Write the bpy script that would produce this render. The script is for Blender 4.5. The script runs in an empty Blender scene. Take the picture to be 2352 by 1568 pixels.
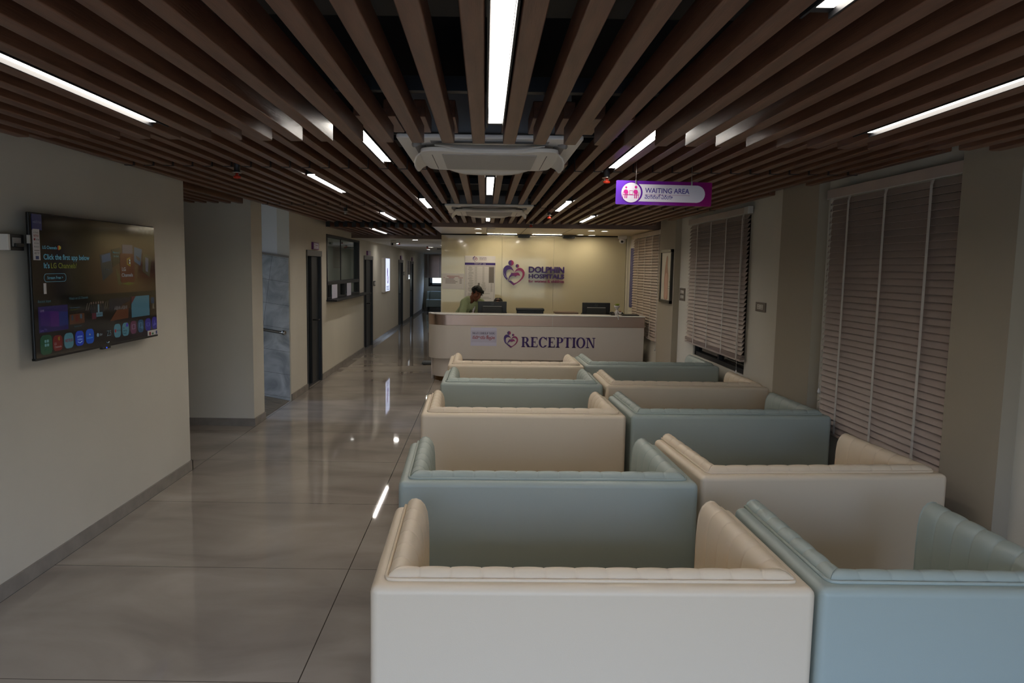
import bpy, bmesh, math, random
from mathutils import Matrix, Vector
random.seed(7)
PI = math.pi
SC = bpy.context.scene
COL = SC.collection

# ------------------------------------------------------------------ camera, world, light, exposure
cam = bpy.data.cameras.new('camera')
cam.sensor_width = 36.0
F_PX = 1660.0
cam.lens = F_PX / 2352 * 36
cam.shift_x = (1176 - 1111.6) / 2352
cam.clip_start = 0.05
cam.clip_end = 300
camo = bpy.data.objects.new('camera', cam)
COL.objects.link(camo)
th = math.atan(170 / F_PX)
rho = 0.0142
Rv = Vector((1, 0, 0)); Uv = Vector((0, math.sin(th), math.cos(th))); Fv = Vector((0, math.cos(th), -math.sin(th)))
cr = Rv * math.cos(rho) + Uv * math.sin(rho)
cu = -Rv * math.sin(rho) + Uv * math.cos(rho)
camo.matrix_world = Matrix(((cr.x, cu.x, -Fv.x, 0), (cr.y, cu.y, -Fv.y, 0), (cr.z, cu.z, -Fv.z, 1.8), (0, 0, 0, 1)))
SC.camera = camo

SC.view_settings.view_transform = 'Standard'
SC.view_settings.look = 'None'
SC.view_settings.exposure = 0.0
SC.view_settings.gamma = 1.0
SC.view_settings.use_curve_mapping = False

LAMP = 37.0          # radiance of the linear lights (the front bay's are dimmed)
SKY = 5.6            # radiance of the bright overcast sky outside
W = bpy.data.worlds.new('overcast_sky'); SC.world = W; W.use_nodes = True
nt = W.node_tree; nt.nodes.clear()
wo = nt.nodes.new('ShaderNodeOutputWorld'); bg = nt.nodes.new('ShaderNodeBackground')
tc = nt.nodes.new('ShaderNodeTexCoord'); sx = nt.nodes.new('ShaderNodeSeparateXYZ'); rp = nt.nodes.new('ShaderNodeValToRGB')
mp = nt.nodes.new('ShaderNodeMath'); mp.operation = 'MULTIPLY_ADD'; mp.inputs[1].default_value = 0.5; mp.inputs[2].default_value = 0.5
nt.links.new(tc.outputs['Generated'], sx.inputs[0]); nt.links.new(sx.outputs['Z'], mp.inputs[0]); nt.links.new(mp.outputs[0], rp.inputs[0])
e = rp.color_ramp.elements
e[0].position = 0.40; e[0].color = (0.10, 0.105, 0.10, 1)
e[1].position = 0.62; e[1].color = (0.63, 0.90, 1.46, 1)
m_ = rp.color_ramp.elements.new(0.50); m_.color = (0.26, 0.29, 0.27, 1)
m2_ = rp.color_ramp.elements.new(0.53); m2_.color = (0.50, 0.57, 0.62, 1)
nt.links.new(rp.outputs[0], bg.inputs['Color']); bg.inputs['Strength'].default_value = SKY
nt.links.new(bg.outputs[0], wo.inputs[0])

cy = SC.cycles
cy.max_bounces = 8; cy.diffuse_bounces = 4; cy.glossy_bounces = 4; cy.transmission_bounces = 6; cy.transparent_max_bounces = 8
cy.caustics_reflective = False; cy.caustics_refractive = False
cy.sample_clamp_indirect = 4.0
cy.use_denoising = True

def portal(name, loc, rot, sx_, sy_):
    L = bpy.data.lights.new(name, 'AREA'); L.shape = 'RECTANGLE'; L.size = sx_; L.size_y = sy_
    L.cycles.is_portal = True
    o = bpy.data.objects.new(name, L); COL.objects.link(o); o.location = loc; o.rotation_euler = rot
    return o
portal('entrance_daylight', (0.275, -1.66, 1.125), (PI / 2, 0, 0), 4.25, 2.25)
portal('corridor_daylight', (-1.675, 30.6, 1.66), (PI / 2, 0, PI), 1.4, 1.4)

# ------------------------------------------------------------------ materials
def lin(c):
    c = c / 255.0
    return c / 12.92 if c <= 0.04045 else ((c + 0.055) / 1.055) ** 2.4
def rgb(h):
    return tuple(lin(int(h[i:i + 2], 16)) for i in (0, 2, 4)) + (1.0,)
MATS = {}
def mat(name, col, rough=0.6, metal=0.0, spec=0.5, emit=None, estr=0.0, bump=None, var=None, coat=0.0, aniso=0.0, alpha=None):
    """a principled material; var=(scale, amount, stretch) mottles the colour, bump=(scale, strength, stretch)"""
    m = bpy.data.materials.new(name); m.use_nodes = True
    n = m.node_tree; b = n.nodes['Principled BSDF']
    c = rgb(col) if isinstance(col, str) else tuple(col)
    b.inputs['Base Color'].default_value = c
    b.inputs['Roughness'].default_value = rough; b.inputs['Metallic'].default_value = metal
    b.inputs['Specular IOR Level'].default_value = spec
    b.inputs['Coat Weight'].default_value = coat
    b.inputs['Anisotropic'].default_value = aniso
    if emit is not None:
        b.inputs['Emission Color'].default_value = rgb(emit) if isinstance(emit, str) else tuple(emit)
        b.inputs['Emission Strength'].default_value = estr
    def noise(scale, stretch, detail=4):
        t = n.nodes.new('ShaderNodeTexCoord'); mpn = n.nodes.new('ShaderNodeMapping'); ns = n.nodes.new('ShaderNodeTexNoise')
        mpn.inputs['Scale'].default_value = stretch
        n.links.new(t.outputs['Object'], mpn.inputs[0]); n.links.new(mpn.outputs[0], ns.inputs['Vector'])
        ns.inputs['Scale'].default_value = scale; ns.inputs['Detail'].default_value = detail
        return ns
    if var:
        ns = noise(var[0], var[2]); r = n.nodes.new('ShaderNodeValToRGB')
        a = var[1]
        r.color_ramp.elements[0].position = 0.3; r.color_ramp.elements[1].position = 0.7
        r.color_ramp.elements[0].color = (c[0] * (1 - a), c[1] * (1 - a), c[2] * (1 - a), 1)
        r.color_ramp.elements[1].color = (min(1, c[0] * (1 + a)), min(1, c[1] * (1 + a)), min(1, c[2] * (1 + a)), 1)
        n.links.new(ns.outputs['Fac'], r.inputs[0]); n.links.new(r.outputs[0], b.inputs['Base Color'])
    if bump:
        ns = noise(bump[0], bump[2]); bp = n.nodes.new('ShaderNodeBump')
        bp.inputs['Strength'].default_value = bump[1]; bp.inputs['Distance'].default_value = 0.01
        n.links.new(ns.outputs['Fac'], bp.inputs['Height']); n.links.new(bp.outputs[0], b.inputs['Normal'])
    MATS[name] = m
    return m
U1 = (1, 1, 1)
M_wall = mat('painted_wall', 'D6D0C2', 0.75, bump=(60, 0.04, U1), var=(1.5, 0.03, U1))
M_white = mat('white_paint', 'E2E2E0', 0.7)
M_taupe = mat('taupe_paint', 'A59A88', 0.75, bump=(60, 0.04, U1))
M_black = mat('plenum_black', '0B0B0D', 0.9)
M_metalblk = mat('black_metal', '1A1A1C', 0.5)
M_slat = mat('brown_wood', '6A4632', 0.38, var=(7, 0.28, (6, 0.5, 6)), bump=(40, 0.08, (6, 0.4, 6)))
M_fascia = mat('brown_board', '7A6458', 0.5, var=(6, 0.12, (0.5, 4, 6)))
M_soffit = mat('beige_laminate', 'CDB894', 0.28, var=(5, 0.08, (0.3, 4, 4)))
M_glasswall = mat('beige_back_painted_glass', 'CFC4A4', 0.06, spec=0.6, coat=0.3)
M_skirt = mat('grey_skirting_tile', '8F8880', 0.25, var=(8, 0.12, U1))
M_cream = mat('cream_leatherette', 'E1CFB5', 0.42, bump=(260, 0.05, U1))
M_teal = mat('sage_leatherette', 'A6B0A8', 0.42, bump=(260, 0.05, U1))
M_ac = mat('white_plastic', 'EDE8E0', 0.4)
M_acgrille = mat('grey_grille', 'B9B6B2', 0.6, bump=(300, 0.3, U1))
M_acdark = mat('grey_plastic', '8E8C8A', 0.5)
M_lamp = mat('lamp_diffuser', 'FFFFFF', 0.5, emit=(1.0, 0.93, 0.84, 1), estr=LAMP)
M_lampdim = mat('dimmed_lamp_diffuser', 'FFFFFF', 0.5, emit=(1.0, 0.93, 0.84, 1), estr=LAMP * 0.42)
M_chrome = mat('brushed_steel', 'B8B4AE', 0.28, metal=1.0)
M_bronze = mat('rose_metal_band', 'B39C8F', 0.33, metal=1.0, bump=(30, 0.08, (0.2, 0.2, 30)))
M_counter = mat('counter_laminate', 'CFC6BC', 0.4)
M_ctop = mat('white_counter_top', 'EFEDE8', 0.25)
M_kick = mat('bronze_kick', '6E5234', 0.35, metal=0.8)
M_purple = mat('purple_acrylic', '3B1F63', 0.35)
M_magenta = mat('magenta_acrylic', '97345F', 0.4)
M_paper = mat('white_paper', 'DAD5D4', 0.6)
M_paperlil = mat('lilac_paper', 'C9C6D8', 0.5)
M_ink = mat('dark_ink', '3A3640', 0.6)
M_inkred = mat('red_ink', '9A2A30', 0.6)
M_inkgrey = mat('grey_ink', '7E7A78', 0.7)
M_dkmark = mat('faint_mark', '4A4A4A', 0.4)
M_silver = mat('dull_silver', '8A8A88', 0.4)
M_blkplastic = mat('black_plastic', '121315', 0.4)
M_dkplastic = mat('charcoal_plastic', '242524', 0.5)
M_blind = mat('blind_slat_wood', 'B3A297', 0.5, var=(5, 0.06, (1, 1, 1)))
M_tape = mat('white_ladder_tape', 'C9C4BC', 0.7)
M_glass = mat('clear_glass', 'DDEAE6', 0.02, spec=0.5)
b_ = M_glass.node_tree.nodes['Principled BSDF']; b_.inputs['Transmission Weight'].default_value = 1.0; b_.inputs['IOR'].default_value = 1.45
M_darkglass = mat('black_glass', '07080A', 0.05)
M_doorframe = mat('dark_door_frame', '24272B', 0.4)
M_doorhead = mat('grey_door_header', '6A6866', 0.5)
M_room = mat('grey_green_room', '94A8A2', 0.8)
M_skin = mat('brown_skin', '6E432F', 0.55, spec=0.35)
M_lip = mat('lips', '5E3029', 0.5)
M_eye = mat('eye_white', 'B7ADA5', 0.3)
M_iris = mat('dark_iris', '120C0A', 0.2)
M_hair = mat('black_hair', '0C0A09', 0.6, spec=0.25, bump=(90, 0.5, (1, 1, 0.3)))
M_blazer = mat('sage_green_blazer', '8C9672', 0.8, bump=(14, 0.9, (1, 1, 0.5)), var=(6, 0.10, U1))
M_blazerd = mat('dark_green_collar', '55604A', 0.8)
M_shirt = mat('white_shirt', 'CFCBD0', 0.7)
M_trouser = mat('dark_trousers', '23252A', 0.8)
M_leaf = mat('succulent_leaf', '7E8B22', 0.5)
M_redleaf = mat('red_succulent', '8E2F24', 0.5)
M_ceramic = mat('white_ceramic', 'DAD5D2', 0.25)
M_plate = mat('grey_brown_plate', '6D6258', 0.4)
M_switch = mat('white_switch', 'C8C2B8', 0.35)
M_red = mat('red_plastic', 'C03218', 0.4)
M_frame = mat('dark_wood_frame', '2E2A25', 0.4)
M_pic = mat('cream_print', 'D8D0BC', 0.5)
M_bluepost = mat('indigo_poster', '3B3A78', 0.5)
M_peach = mat('peach_print', 'B98E74', 0.6)
M_peachlt = mat('pale_peach_print', 'CDA28A', 0.6)
M_rail = mat('handrail_steel', 'A8A49E', 0.25, metal=1.0)
M_spot = mat('downlight_glow', 'FFFFFF', 0.5, emit=(1.0, 0.88, 0.66, 1), estr=70.0)
M_spotcool = mat('corridor_downlight_glow', 'FFFFFF', 0.5, emit=(1.0, 0.96, 0.9, 1), estr=90.0)
M_cove = mat('cove_glow', 'FFFFFF', 0.5, emit=(1.0, 0.88, 0.66, 1), estr=48.0)
M_mat = mat('grey_rubber', '4A4E50', 0.6)
M_lightbox = mat('lit_poster', 'FFFFFF', 0.4, emit=(0.62, 0.70, 1.0, 1), estr=1.1)

def tile_floor():
    m = bpy.data.materials.new('polished_floor_tiles'); m.use_nodes = True
    n = m.node_tree; b = n.nodes['Principled BSDF']
    t = n.nodes.new('ShaderNodeTexCoord')
    s = n.nodes.new('ShaderNodeSeparateXYZ'); n.links.new(t.outputs['Object'], s.inputs[0])
    def joint(out, off, step, wd):
        a = n.nodes.new('ShaderNodeMath'); a.operation = 'SUBTRACT'; a.inputs[1].default_value = off; n.links.new(out, a.inputs[0])
        d = n.nodes.new('ShaderNodeMath'); d.operation = 'PINGPONG'; d.inputs[1].default_value = step / 2
        n.links.new(a.outputs[0], d.inputs[0])
        g = n.nodes.new('ShaderNodeMath'); g.operation = 'LESS_THAN'; g.inputs[1].default_value = wd; n.links.new(d.outputs[0], g.inputs[0])
        return g.outputs[0]
    j1 = joint(s.outputs['X'], -0.785, 1.755, 0.0028); j2 = joint(s.outputs['Y'], 2.961, 1.185, 0.0022)
    mx = n.nodes.new('ShaderNodeMath'); mx.operation = 'MAXIMUM'; n.links.new(j1, mx.inputs[0]); n.links.new(j2, mx.inputs[1])
    ns = n.nodes.new('ShaderNodeTexNoise'); ns.inputs['Scale'].default_value = 1.3; ns.inputs['Detail'].default_value = 8; ns.inputs['Distortion'].default_value = 0.6
    mpn = n.nodes.new('ShaderNodeMapping'); mpn.inputs['Scale'].default_value = (0.8, 1.6, 1); n.links.new(t.outputs['Object'], mpn.inputs[0]); n.links.new(mpn.outputs[0], ns.inputs['Vector'])
    r = n.nodes.new('ShaderNodeValToRGB'); r.color_ramp.elements[0].position = 0.3; r.color_ramp.elements[1].position = 0.75
    r.color_ramp.elements[0].color = rgb('8E847A'); r.color_ramp.elements[1].color = rgb('B3A99E')
    n.links.new(ns.outputs['Fac'], r.inputs[0])
    mc = n.nodes.new('ShaderNodeMixRGB'); n.links.new(mx.outputs[0], mc.inputs[0]); n.links.new(r.outputs[0], mc.inputs[1]); mc.inputs[2].default_value = rgb('4E463E')
    n.links.new(mc.outputs[0], b.inputs['Base Color'])
    b.inputs['Roughness'].default_value = 0.035; b.inputs['Specular IOR Level'].default_value = 0.55
    return m
M_floor = tile_floor()

def gradient_mat(name, stops, axis='X', rough=0.35, emit=0.0):
    """a printed colour gradient that runs along the object's own width"""
    m = bpy.data.materials.new(name); m.use_nodes = True
    n = m.node_tree; b = n.nodes['Principled BSDF']
    t = n.nodes.new('ShaderNodeTexCoord'); s = n.nodes.new('ShaderNodeSeparateXYZ'); n.links.new(t.outputs['Generated'], s.inputs[0])
    r = n.nodes.new('ShaderNodeValToRGB'); n.links.new(s.outputs[axis], r.inputs[0])
    el = r.color_ramp.elements
    el[0].position = stops[0][0]; el[0].color = rgb(stops[0][1]); el[1].position = stops[-1][0]; el[1].color = rgb(stops[-1][1])
    for p_, c_ in stops[1:-1]:
        k = el.new(p_); k.color = rgb(c_)
    n.links.new(r.outputs[0], b.inputs['Base Color']); b.inputs['Roughness'].default_value = rough
    if emit:
        n.links.new(r.outputs[0], b.inputs['Emission Color']); b.inputs['Emission Strength'].default_value = emit
    return m
M_logo = gradient_mat('logo_gradient', [(0.0, '3F2B72'), (0.35, '4A2A70'), (0.62, '8A2F68'), (1.0, '9C3560')])
M_logodot = gradient_mat('logo_dot_gradient', [(0.1, '43306F'), (0.5, '5E2F6E'), (0.68, '9C3560'), (1.0, 'A03860')])
M_sign = gradient_mat('sign_gradient', [(0.0, '6A3EC0'), (0.35, '6A1F9A'), (0.7, '7A1672'), (1.0, '8A1666')], rough=0.12)

def glow(name, col, s=1.0):
    """a black surface that gives off the shown colour: screen pixels, lit print, a glowing sheet"""
    if name in MATS: return MATS[name]
    return mat(name, '040404', 0.12, emit=col, estr=s * (0.55 if name.startswith('screen_') else 1.0))

# ------------------------------------------------------------------ mesh helpers
class MB:
    def __init__(s): s.v = []; s.f = []
    def add(s, vs, fs):
        o = len(s.v); s.v += [tuple(p) for p in vs]; s.f += [tuple(i + o for i in f) for f in fs]; return s
    def box(s, x0, y0, z0, x1, y1, z1):
        return s.add([(x0, y0, z0), (x1, y0, z0), (x1, y1, z0), (x0, y1, z0), (x0, y0, z1), (x1, y0, z1), (x1, y1, z1), (x0, y1, z1)],
                     [(0, 3, 2, 1), (4, 5, 6, 7), (0, 1, 5, 4), (1, 2, 6, 5), (2, 3, 7, 6), (3, 0, 4, 7)])
    def tube(s, pts, r, n=10, cap=True):
        rs = r if isinstance(r, (list, tuple)) else [r] * len(pts)
        P = [Vector(p) for p in pts]; rings = []
        up = None
        for i, p in enumerate(P):
            d = (P[min(i + 1, len(P) - 1)] - P[max(i - 1, 0)]).normalized()
            if up is None: up = Vector((0, 0, 1)) if abs(d.z) < 0.9 else Vector((1, 0, 0))
            a = d.cross(up)
            if a.length < 1e-6: a = d.cross(Vector((0, 1, 0)))
            a.normalize(); b = a.cross(d).normalized(); up = b
            rings.append([p + (a * math.cos(2 * PI * k / n) + b * math.sin(2 * PI * k / n)) * rs[i] for k in range(n)])
        vs = [q for rg in rings for q in rg]; fs = []
        for i in range(len(P) - 1):
            for k in range(n):
                fs.append((i * n + k, i * n + (k + 1) % n, (i + 1) * n + (k + 1) % n, (i + 1) * n + k))
        if cap: fs += [tuple(range(n))[::-1], tuple((len(P) - 1) * n + k for k in range(n))]
        return s.add(vs, fs)
    def lathe(s, prof, c=(0, 0, 0), n=24, cap=True):
        vs = []; fs = []
        for r, z in prof:
            for k in range(n): vs.append((c[0] + r * math.cos(2 * PI * k / n), c[1] + r * math.sin(2 * PI * k / n), c[2] + z))
        for i in range(len(prof) - 1):
            for k in range(n): fs.append((i * n + k, i * n + (k + 1) % n, (i + 1) * n + (k + 1) % n, (i + 1) * n + k))
        if cap: fs += [tuple(range(n))[::-1], tuple((len(prof) - 1) * n + k for k in range(n))]
        return s.add(vs, fs)
    def prism(s, poly, h0, h1, axis='Z'):
        """poly in (a, b); extruded from h0 to h1. Z: (x,y), Y: (x,z), X: (y,z)"""
        n = len(poly)
        area = sum(poly[i][0] * poly[(i + 1) % n][1] - poly[(i + 1) % n][0] * poly[i][1] for i in range(n))
        if area < 0: poly = poly[::-1]
        f = {'Z': lambda a, b, h: (a, b, h), 'Y': lambda a, b, h: (a, h, b), 'X': lambda a, b, h: (h, a, b)}[axis]
        vs = [f(a, b, h0) for a, b in poly] + [f(a, b, h1) for a, b in poly]
        fs = [tuple(range(n))[::-1], tuple(range(n, 2 * n))] + [(i, (i + 1) % n, n + (i + 1) % n, n + i) for i in range(n)]
        return s.add(vs, fs)
    def sphere(s, c, r, seg=14, rng=9, M=None):
        rx, ry, rz = r if isinstance(r, (list, tuple)) else (r, r, r)
        vs = [(0, 0, rz)]
        for i in range(1, rng):
            a = PI * i / rng
            for k in range(seg): vs.append((rx * math.sin(a) * math.cos(2 * PI * k / seg), ry * math.sin(a) * math.sin(2 * PI * k / seg), rz * math.cos(a)))
        vs.append((0, 0, -rz)); fs = []
        for k in range(seg): fs.append((0, 1 + k, 1 + (k + 1) % seg))
        for i in range(rng - 2):
            for k in range(seg):
                a = 1 + i * seg; fs.append((a + k, a + seg + k, a + seg + (k + 1) % seg, a + (k + 1) % seg))
        l = len(vs) - 1; a = 1 + (rng - 2) * seg
        for k in range(seg): fs.append((l, a + (k + 1) % seg, a + k))
        out = []
        for p in vs:
            q = Vector(p)
            if M is not None: q = M @ q
            out.append(tuple(q + Vector(c)))
        return s.add(out, fs)
    def grid(s, rows, closed=False):
        """rows of points -> a sheet of quads"""
        n = len(rows[0]); vs = [p for r in rows for p in r]; fs = []
        for i in range(len(rows) - 1):
            for k in range(n - (0 if closed else 1)):
                fs.append((i * n + k, i * n + (k + 1) % n, (i + 1) * n + (k + 1) % n, (i + 1) * n + k))
        return s.add(vs, fs)
    def move(s, M):
        s.v = [tuple(M @ Vector(p)) for p in s.v]; return s

def tag(o, label=None, cat=None, group=None, kind=None):
    if label: o['label'] = label
    if cat: o['category'] = cat
    if group: o['group'] = group
    if kind: o['kind'] = kind
    return o
def obj(name, mb, material, parent=None, loc=None, rot=None, smooth=False, bevel=0.0, seg=2, recalc=True):
    me = bpy.data.meshes.new(name)
    if isinstance(mb, bpy.types.Mesh): me = mb
    else:
        me.from_pydata(mb.v, [], mb.f); me.update()
        if recalc:
            bm = bmesh.new(); bm.from_mesh(me); bmesh.ops.recalc_face_normals(bm, faces=bm.faces); bm.to_mesh(me); bm.free()
    me.materials.clear(); me.materials.append(material)
    o = bpy.data.objects.new(name, me); COL.objects.link(o)
    if parent is not None: o.parent = parent
    if loc is not None: o.location = loc
    if rot is not None: o.rotation_euler = rot
    if smooth:
        for p in me.polygons: p.use_smooth = True
    if bevel:
        b = o.modifiers.new('bevel', 'BEVEL'); b.width = bevel; b.segments = seg; b.limit_method = 'ANGLE'; b.angle_limit = 0.6
        for p in me.polygons: p.use_smooth = True
        w = o.modifiers.new('wn', 'WEIGHTED_NORMAL'); w.keep_sharp = True
    return o
def thing(name, label, cat, loc=(0, 0, 0), rotz=0.0, group=None, kind=None):
    o = bpy.data.objects.new(name, None); COL.objects.link(o); o.empty_display_size = 0.1
    o.location = loc; o.rotation_euler = (0, 0, rotz)
    return tag(o, label, cat, group, kind)
def struct(name, mb, m, label, cat, parent=None, **k):
    o = obj(name, mb, m, parent, **k)
    return tag(o, label, cat, kind='structure')
def BX(*a): return MB().box(*a)
def copy_tree(o, parent=None):
    c = o.copy(); COL.objects.link(c)
    if parent is not None: c.parent = parent
    for ch in list(o.children): copy_tree(ch, c)
    return c

def text_mesh(body, w=None, h=None, bold=0.0, ext=0.0, align='LEFT', spacing=1.0):
    """a text as a mesh in its own XY plane, cap height h, total width w"""
    c = bpy.data.curves.new('text', 'FONT'); c.body = body; c.offset = bold; c.extrude = ext; c.space_character = spacing
    c.resolution_u = 3
    o = bpy.data.objects.new('text', c); COL.objects.link(o)
    me = bpy.data.meshes.new_from_object(o.evaluated_get(bpy.context.evaluated_depsgraph_get()))
    bpy.data.objects.remove(o); bpy.data.curves.remove(c)
    xs = [v.co.x for v in me.vertices]; ys = [v.co.y for v in me.vertices]
    x0, x1 = min(xs), max(xs)
    sx_ = (w / (x1 - x0)) if w else None
    sy_ = (h / 0.69) if h else None
    if sx_ is None: sx_ = sy_
    if sy_ is None: sy_ = sx_
    off = x0 if align == 'LEFT' else (x0 + x1) / 2
    for v in me.vertices: v.co = ((v.co.x - off) * sx_, v.co.y * sy_, v.co.z)
    return me
R_S = (PI / 2, 0, 0)                 # text that reads from the camera's side (faces -Y)
R_E = (PI / 2, 0, PI / 2)            # on the left wall (faces +X)
R_W = (PI / 2, 0, -PI / 2)           # on the right wall (faces -X)

def rounded(w, h, r, n=6, cx=0.0, cy=0.0):
    pts = []
    for sx_, sy_, a0 in ((1, 1, 0), (-1, 1, 90), (-1, -1, 180), (1, -1, 270)):
        for k in range(n + 1):
            a = math.radians(a0 + 90 * k / n)
            pts.append((cx + sx_ * (w / 2 - r) + r * math.cos(a), cy + sy_ * (h / 2 - r) + r * math.sin(a)))
    return pts
def disc(r, n=28, cx=0.0, cy=0.0): return [(cx + r * math.cos(2 * PI * k / n), cy + r * math.sin(2 * PI * k / n)) for k in range(n)]
def smooth_poly(pts, it=2):
    for _ in range(it):
        q = []
        n = len(pts)
        for i in range(n):
            a, b = pts[i], pts[(i + 1) % n]
            q += [(a[0] * .75 + b[0] * .25, a[1] * .75 + b[1] * .25), (a[0] * .25 + b[0] * .75, a[1] * .25 + b[1] * .75)]
        pts = q
    return pts

# ------------------------------------------------------------------ the setting
XL, XR = -2.555, 2.62          # faces of the left and right walls
YF = -1.65                     # entrance front behind the camera
ZT = 2.98
floor_ = struct('floor', BX(-6.0, -6.0, -0.12, 3.2, 31.2, 0.0), M_floor, 'polished beige grey tile floor with thin dark joints', 'floor')
struct('ceiling', BX(-6.0, YF - 0.2, ZT, 3.2, 14.0, ZT + 0.15), M_black, 'black void above the wooden ceiling battens', 'ceiling')
struct('ceiling', BX(-5.6, 13.98, 2.335, 2.62, 31.0, 2.5), M_white, 'flat white ceiling of the far corridor', 'ceiling')

def wall_x(name, label, x0, x1, y0, y1, holes, m=M_wall, z1=ZT):
    """a wall along Y between x0 and x1 with holes (ya, yb, za, zb)"""
    mb = MB(); y = y0
    for ya, yb, za, zb in sorted(holes):
        if ya > y: mb.box(x0, y, 0, x1, ya, z1)
        if za > 0: mb.box(x0, ya, 0, x1, yb, za)
        if zb < z1: mb.box(x0, ya, zb, x1, yb, z1)
        y = yb
    if y < y1: mb.box(x0, y, 0, x1, y1, z1)
    return struct(name, mb, m, label, 'wall')
wall_x('wall_left', 'white wall on the left that carries the television', XL - 0.18, XL, YF, 6.19, [])
struct('wall_recess', BX(-6.0, 7.95, 0, XL, 8.33, ZT), M_wall, 'white wall facing the room across the dim left recess', 'wall')
struct('wall_recess', BX(-6.0, YF, 0, -5.85, 7.95, ZT), M_wall, 'hidden side wall of the left recess', 'wall')
wall_x('wall_left', 'cream corridor wall with the dark doors and the counter window', XL - 0.16, XL, 9.5, 30.5,
       [(10.38, 11.31, 0, 2.015), (11.70, 14.75, 1.215, 2.30), (15.30, 16.49, 0, 2.015), (21.42, 22.58, 0, 1.99), (24.75, 25.87, 0, 1.975)])
struct('wall_ramp', BX(-6.0, 9.5, 0, XL - 0.16, 9.66, ZT), M_white, 'white wall above the grey tiles in the side opening', 'wall')
wall_x('wall_right', 'white wall on the right with the window blinds', XR, XR + 0.2, YF, 13.3,
       [(3.62, 5.36, 0.62, 2.33), (7.22, 9.0, 0.755, 2.36), (10.75, 12.6, 0.72, 2.33)])
struct('wall_back', BX(-0.80, 13.33, 0, XR + 0.2, 13.5, ZT), M_wall, 'wall behind the reception glass', 'wall')
struct('wall_corridor', BX(-0.80, 13.5, 0, -0.65, 30.5, 2.5), M_wall, 'right hand wall of the far corridor', 'wall')
mb = MB()
mb.box(-6.0, 30.5, 0, -2.37, 30.7, 2.6).box(-0.98, 30.5, 0, 2.6, 30.7, 2.6).box(-2.37, 30.5, 0, -0.98, 30.7, 0.98).box(-2.37, 30.5, 2.335, -0.98, 30.7, 2.6)
struct('wall_end', mb, M_wall, 'pale wall with a window at the far end of the corridor', 'wall')
# entrance front behind the camera: dark framed glazing
mb = MB()
mb.box(-6.0, YF - 0.2, 0, -1.85, YF, ZT).box(2.4, YF - 0.2, 0, XR + 0.2, YF, ZT).box(-1.85, YF - 0.2, 2.25, 2.4, YF, ZT)
struct('wall_front', mb, M_wall, 'entrance wall behind the viewer', 'wall')
mb = MB()
for x in (-1.85, -0.42, 0.98, 2.35): mb.box(x, YF - 0.12, 0, x + 0.06, YF - 0.06, 2.25)
mb.box(-1.85, YF - 0.12, 2.19, 2.4, YF - 0.06, 2.25).box(-1.85, YF - 0.12, 1.78, 2.4, YF - 0.06, 1.83)
struct('window_5', mb, M_metalblk, 'dark framed glass entrance behind the viewer', 'window')

# pillars on the right wall
for nm, y0, y1, lab in (('pillar', 3.49, 3.93, 'taupe pillar nearest the camera at the right edge'),
                        ('pillar', 5.60, 6.28, 'taupe pillar between the nearest and the middle window blinds'),
                        ('pillar', 9.75, 10.60, 'taupe pillar that carries the framed picture')):
    struct(nm, BX(2.54, y0, 0, XR + 0.02, y1, ZT), M_taupe, lab, 'pillar')

# skirting
def skirt(name, x0, y0, x1, y1, lab):
    struct(name, BX(x0, y0, 0, x1, y1, 0.085), M_skirt, lab, 'skirting')
skirt('baseboard_left', XL, YF, XL + 0.014, 6.205, 'grey tile skirting below the television wall')
skirt('baseboard_left', XL - 0.18, 6.19, XL + 0.014, 6.205, 'grey tile skirting around the end of the television wall')
skirt('baseboard_recess', -6.0, 7.936, XL + 0.014, 7.95, 'grey tile skirting along the recess wall')
skirt('baseboard_recess', XL, 7.95, XL + 0.014, 8.33, 'short grey tile skirting beside the ramp opening')
for y0, y1, t in ((9.5, 10.38, 'before the first dark door'), (11.31, 15.30, 'under the counter window'), (16.49, 21.42, 'under the lit poster'), (22.58, 24.75, 'between the two far doors'), (25.87, 30.5, 'at the end of the corridor')):
    skirt('baseboard_left', XL, y0, XL + 0.014, y1, 'grey tile skirting ' + t)
skirt('baseboard_right', XR - 0.014, YF, XR, 13.3, 'grey tile skirting along the blind wall')
skirt('baseboard_end', -2.54, 30.486, -0.8, 30.5, 'grey tile skirting below the far window')

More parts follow.
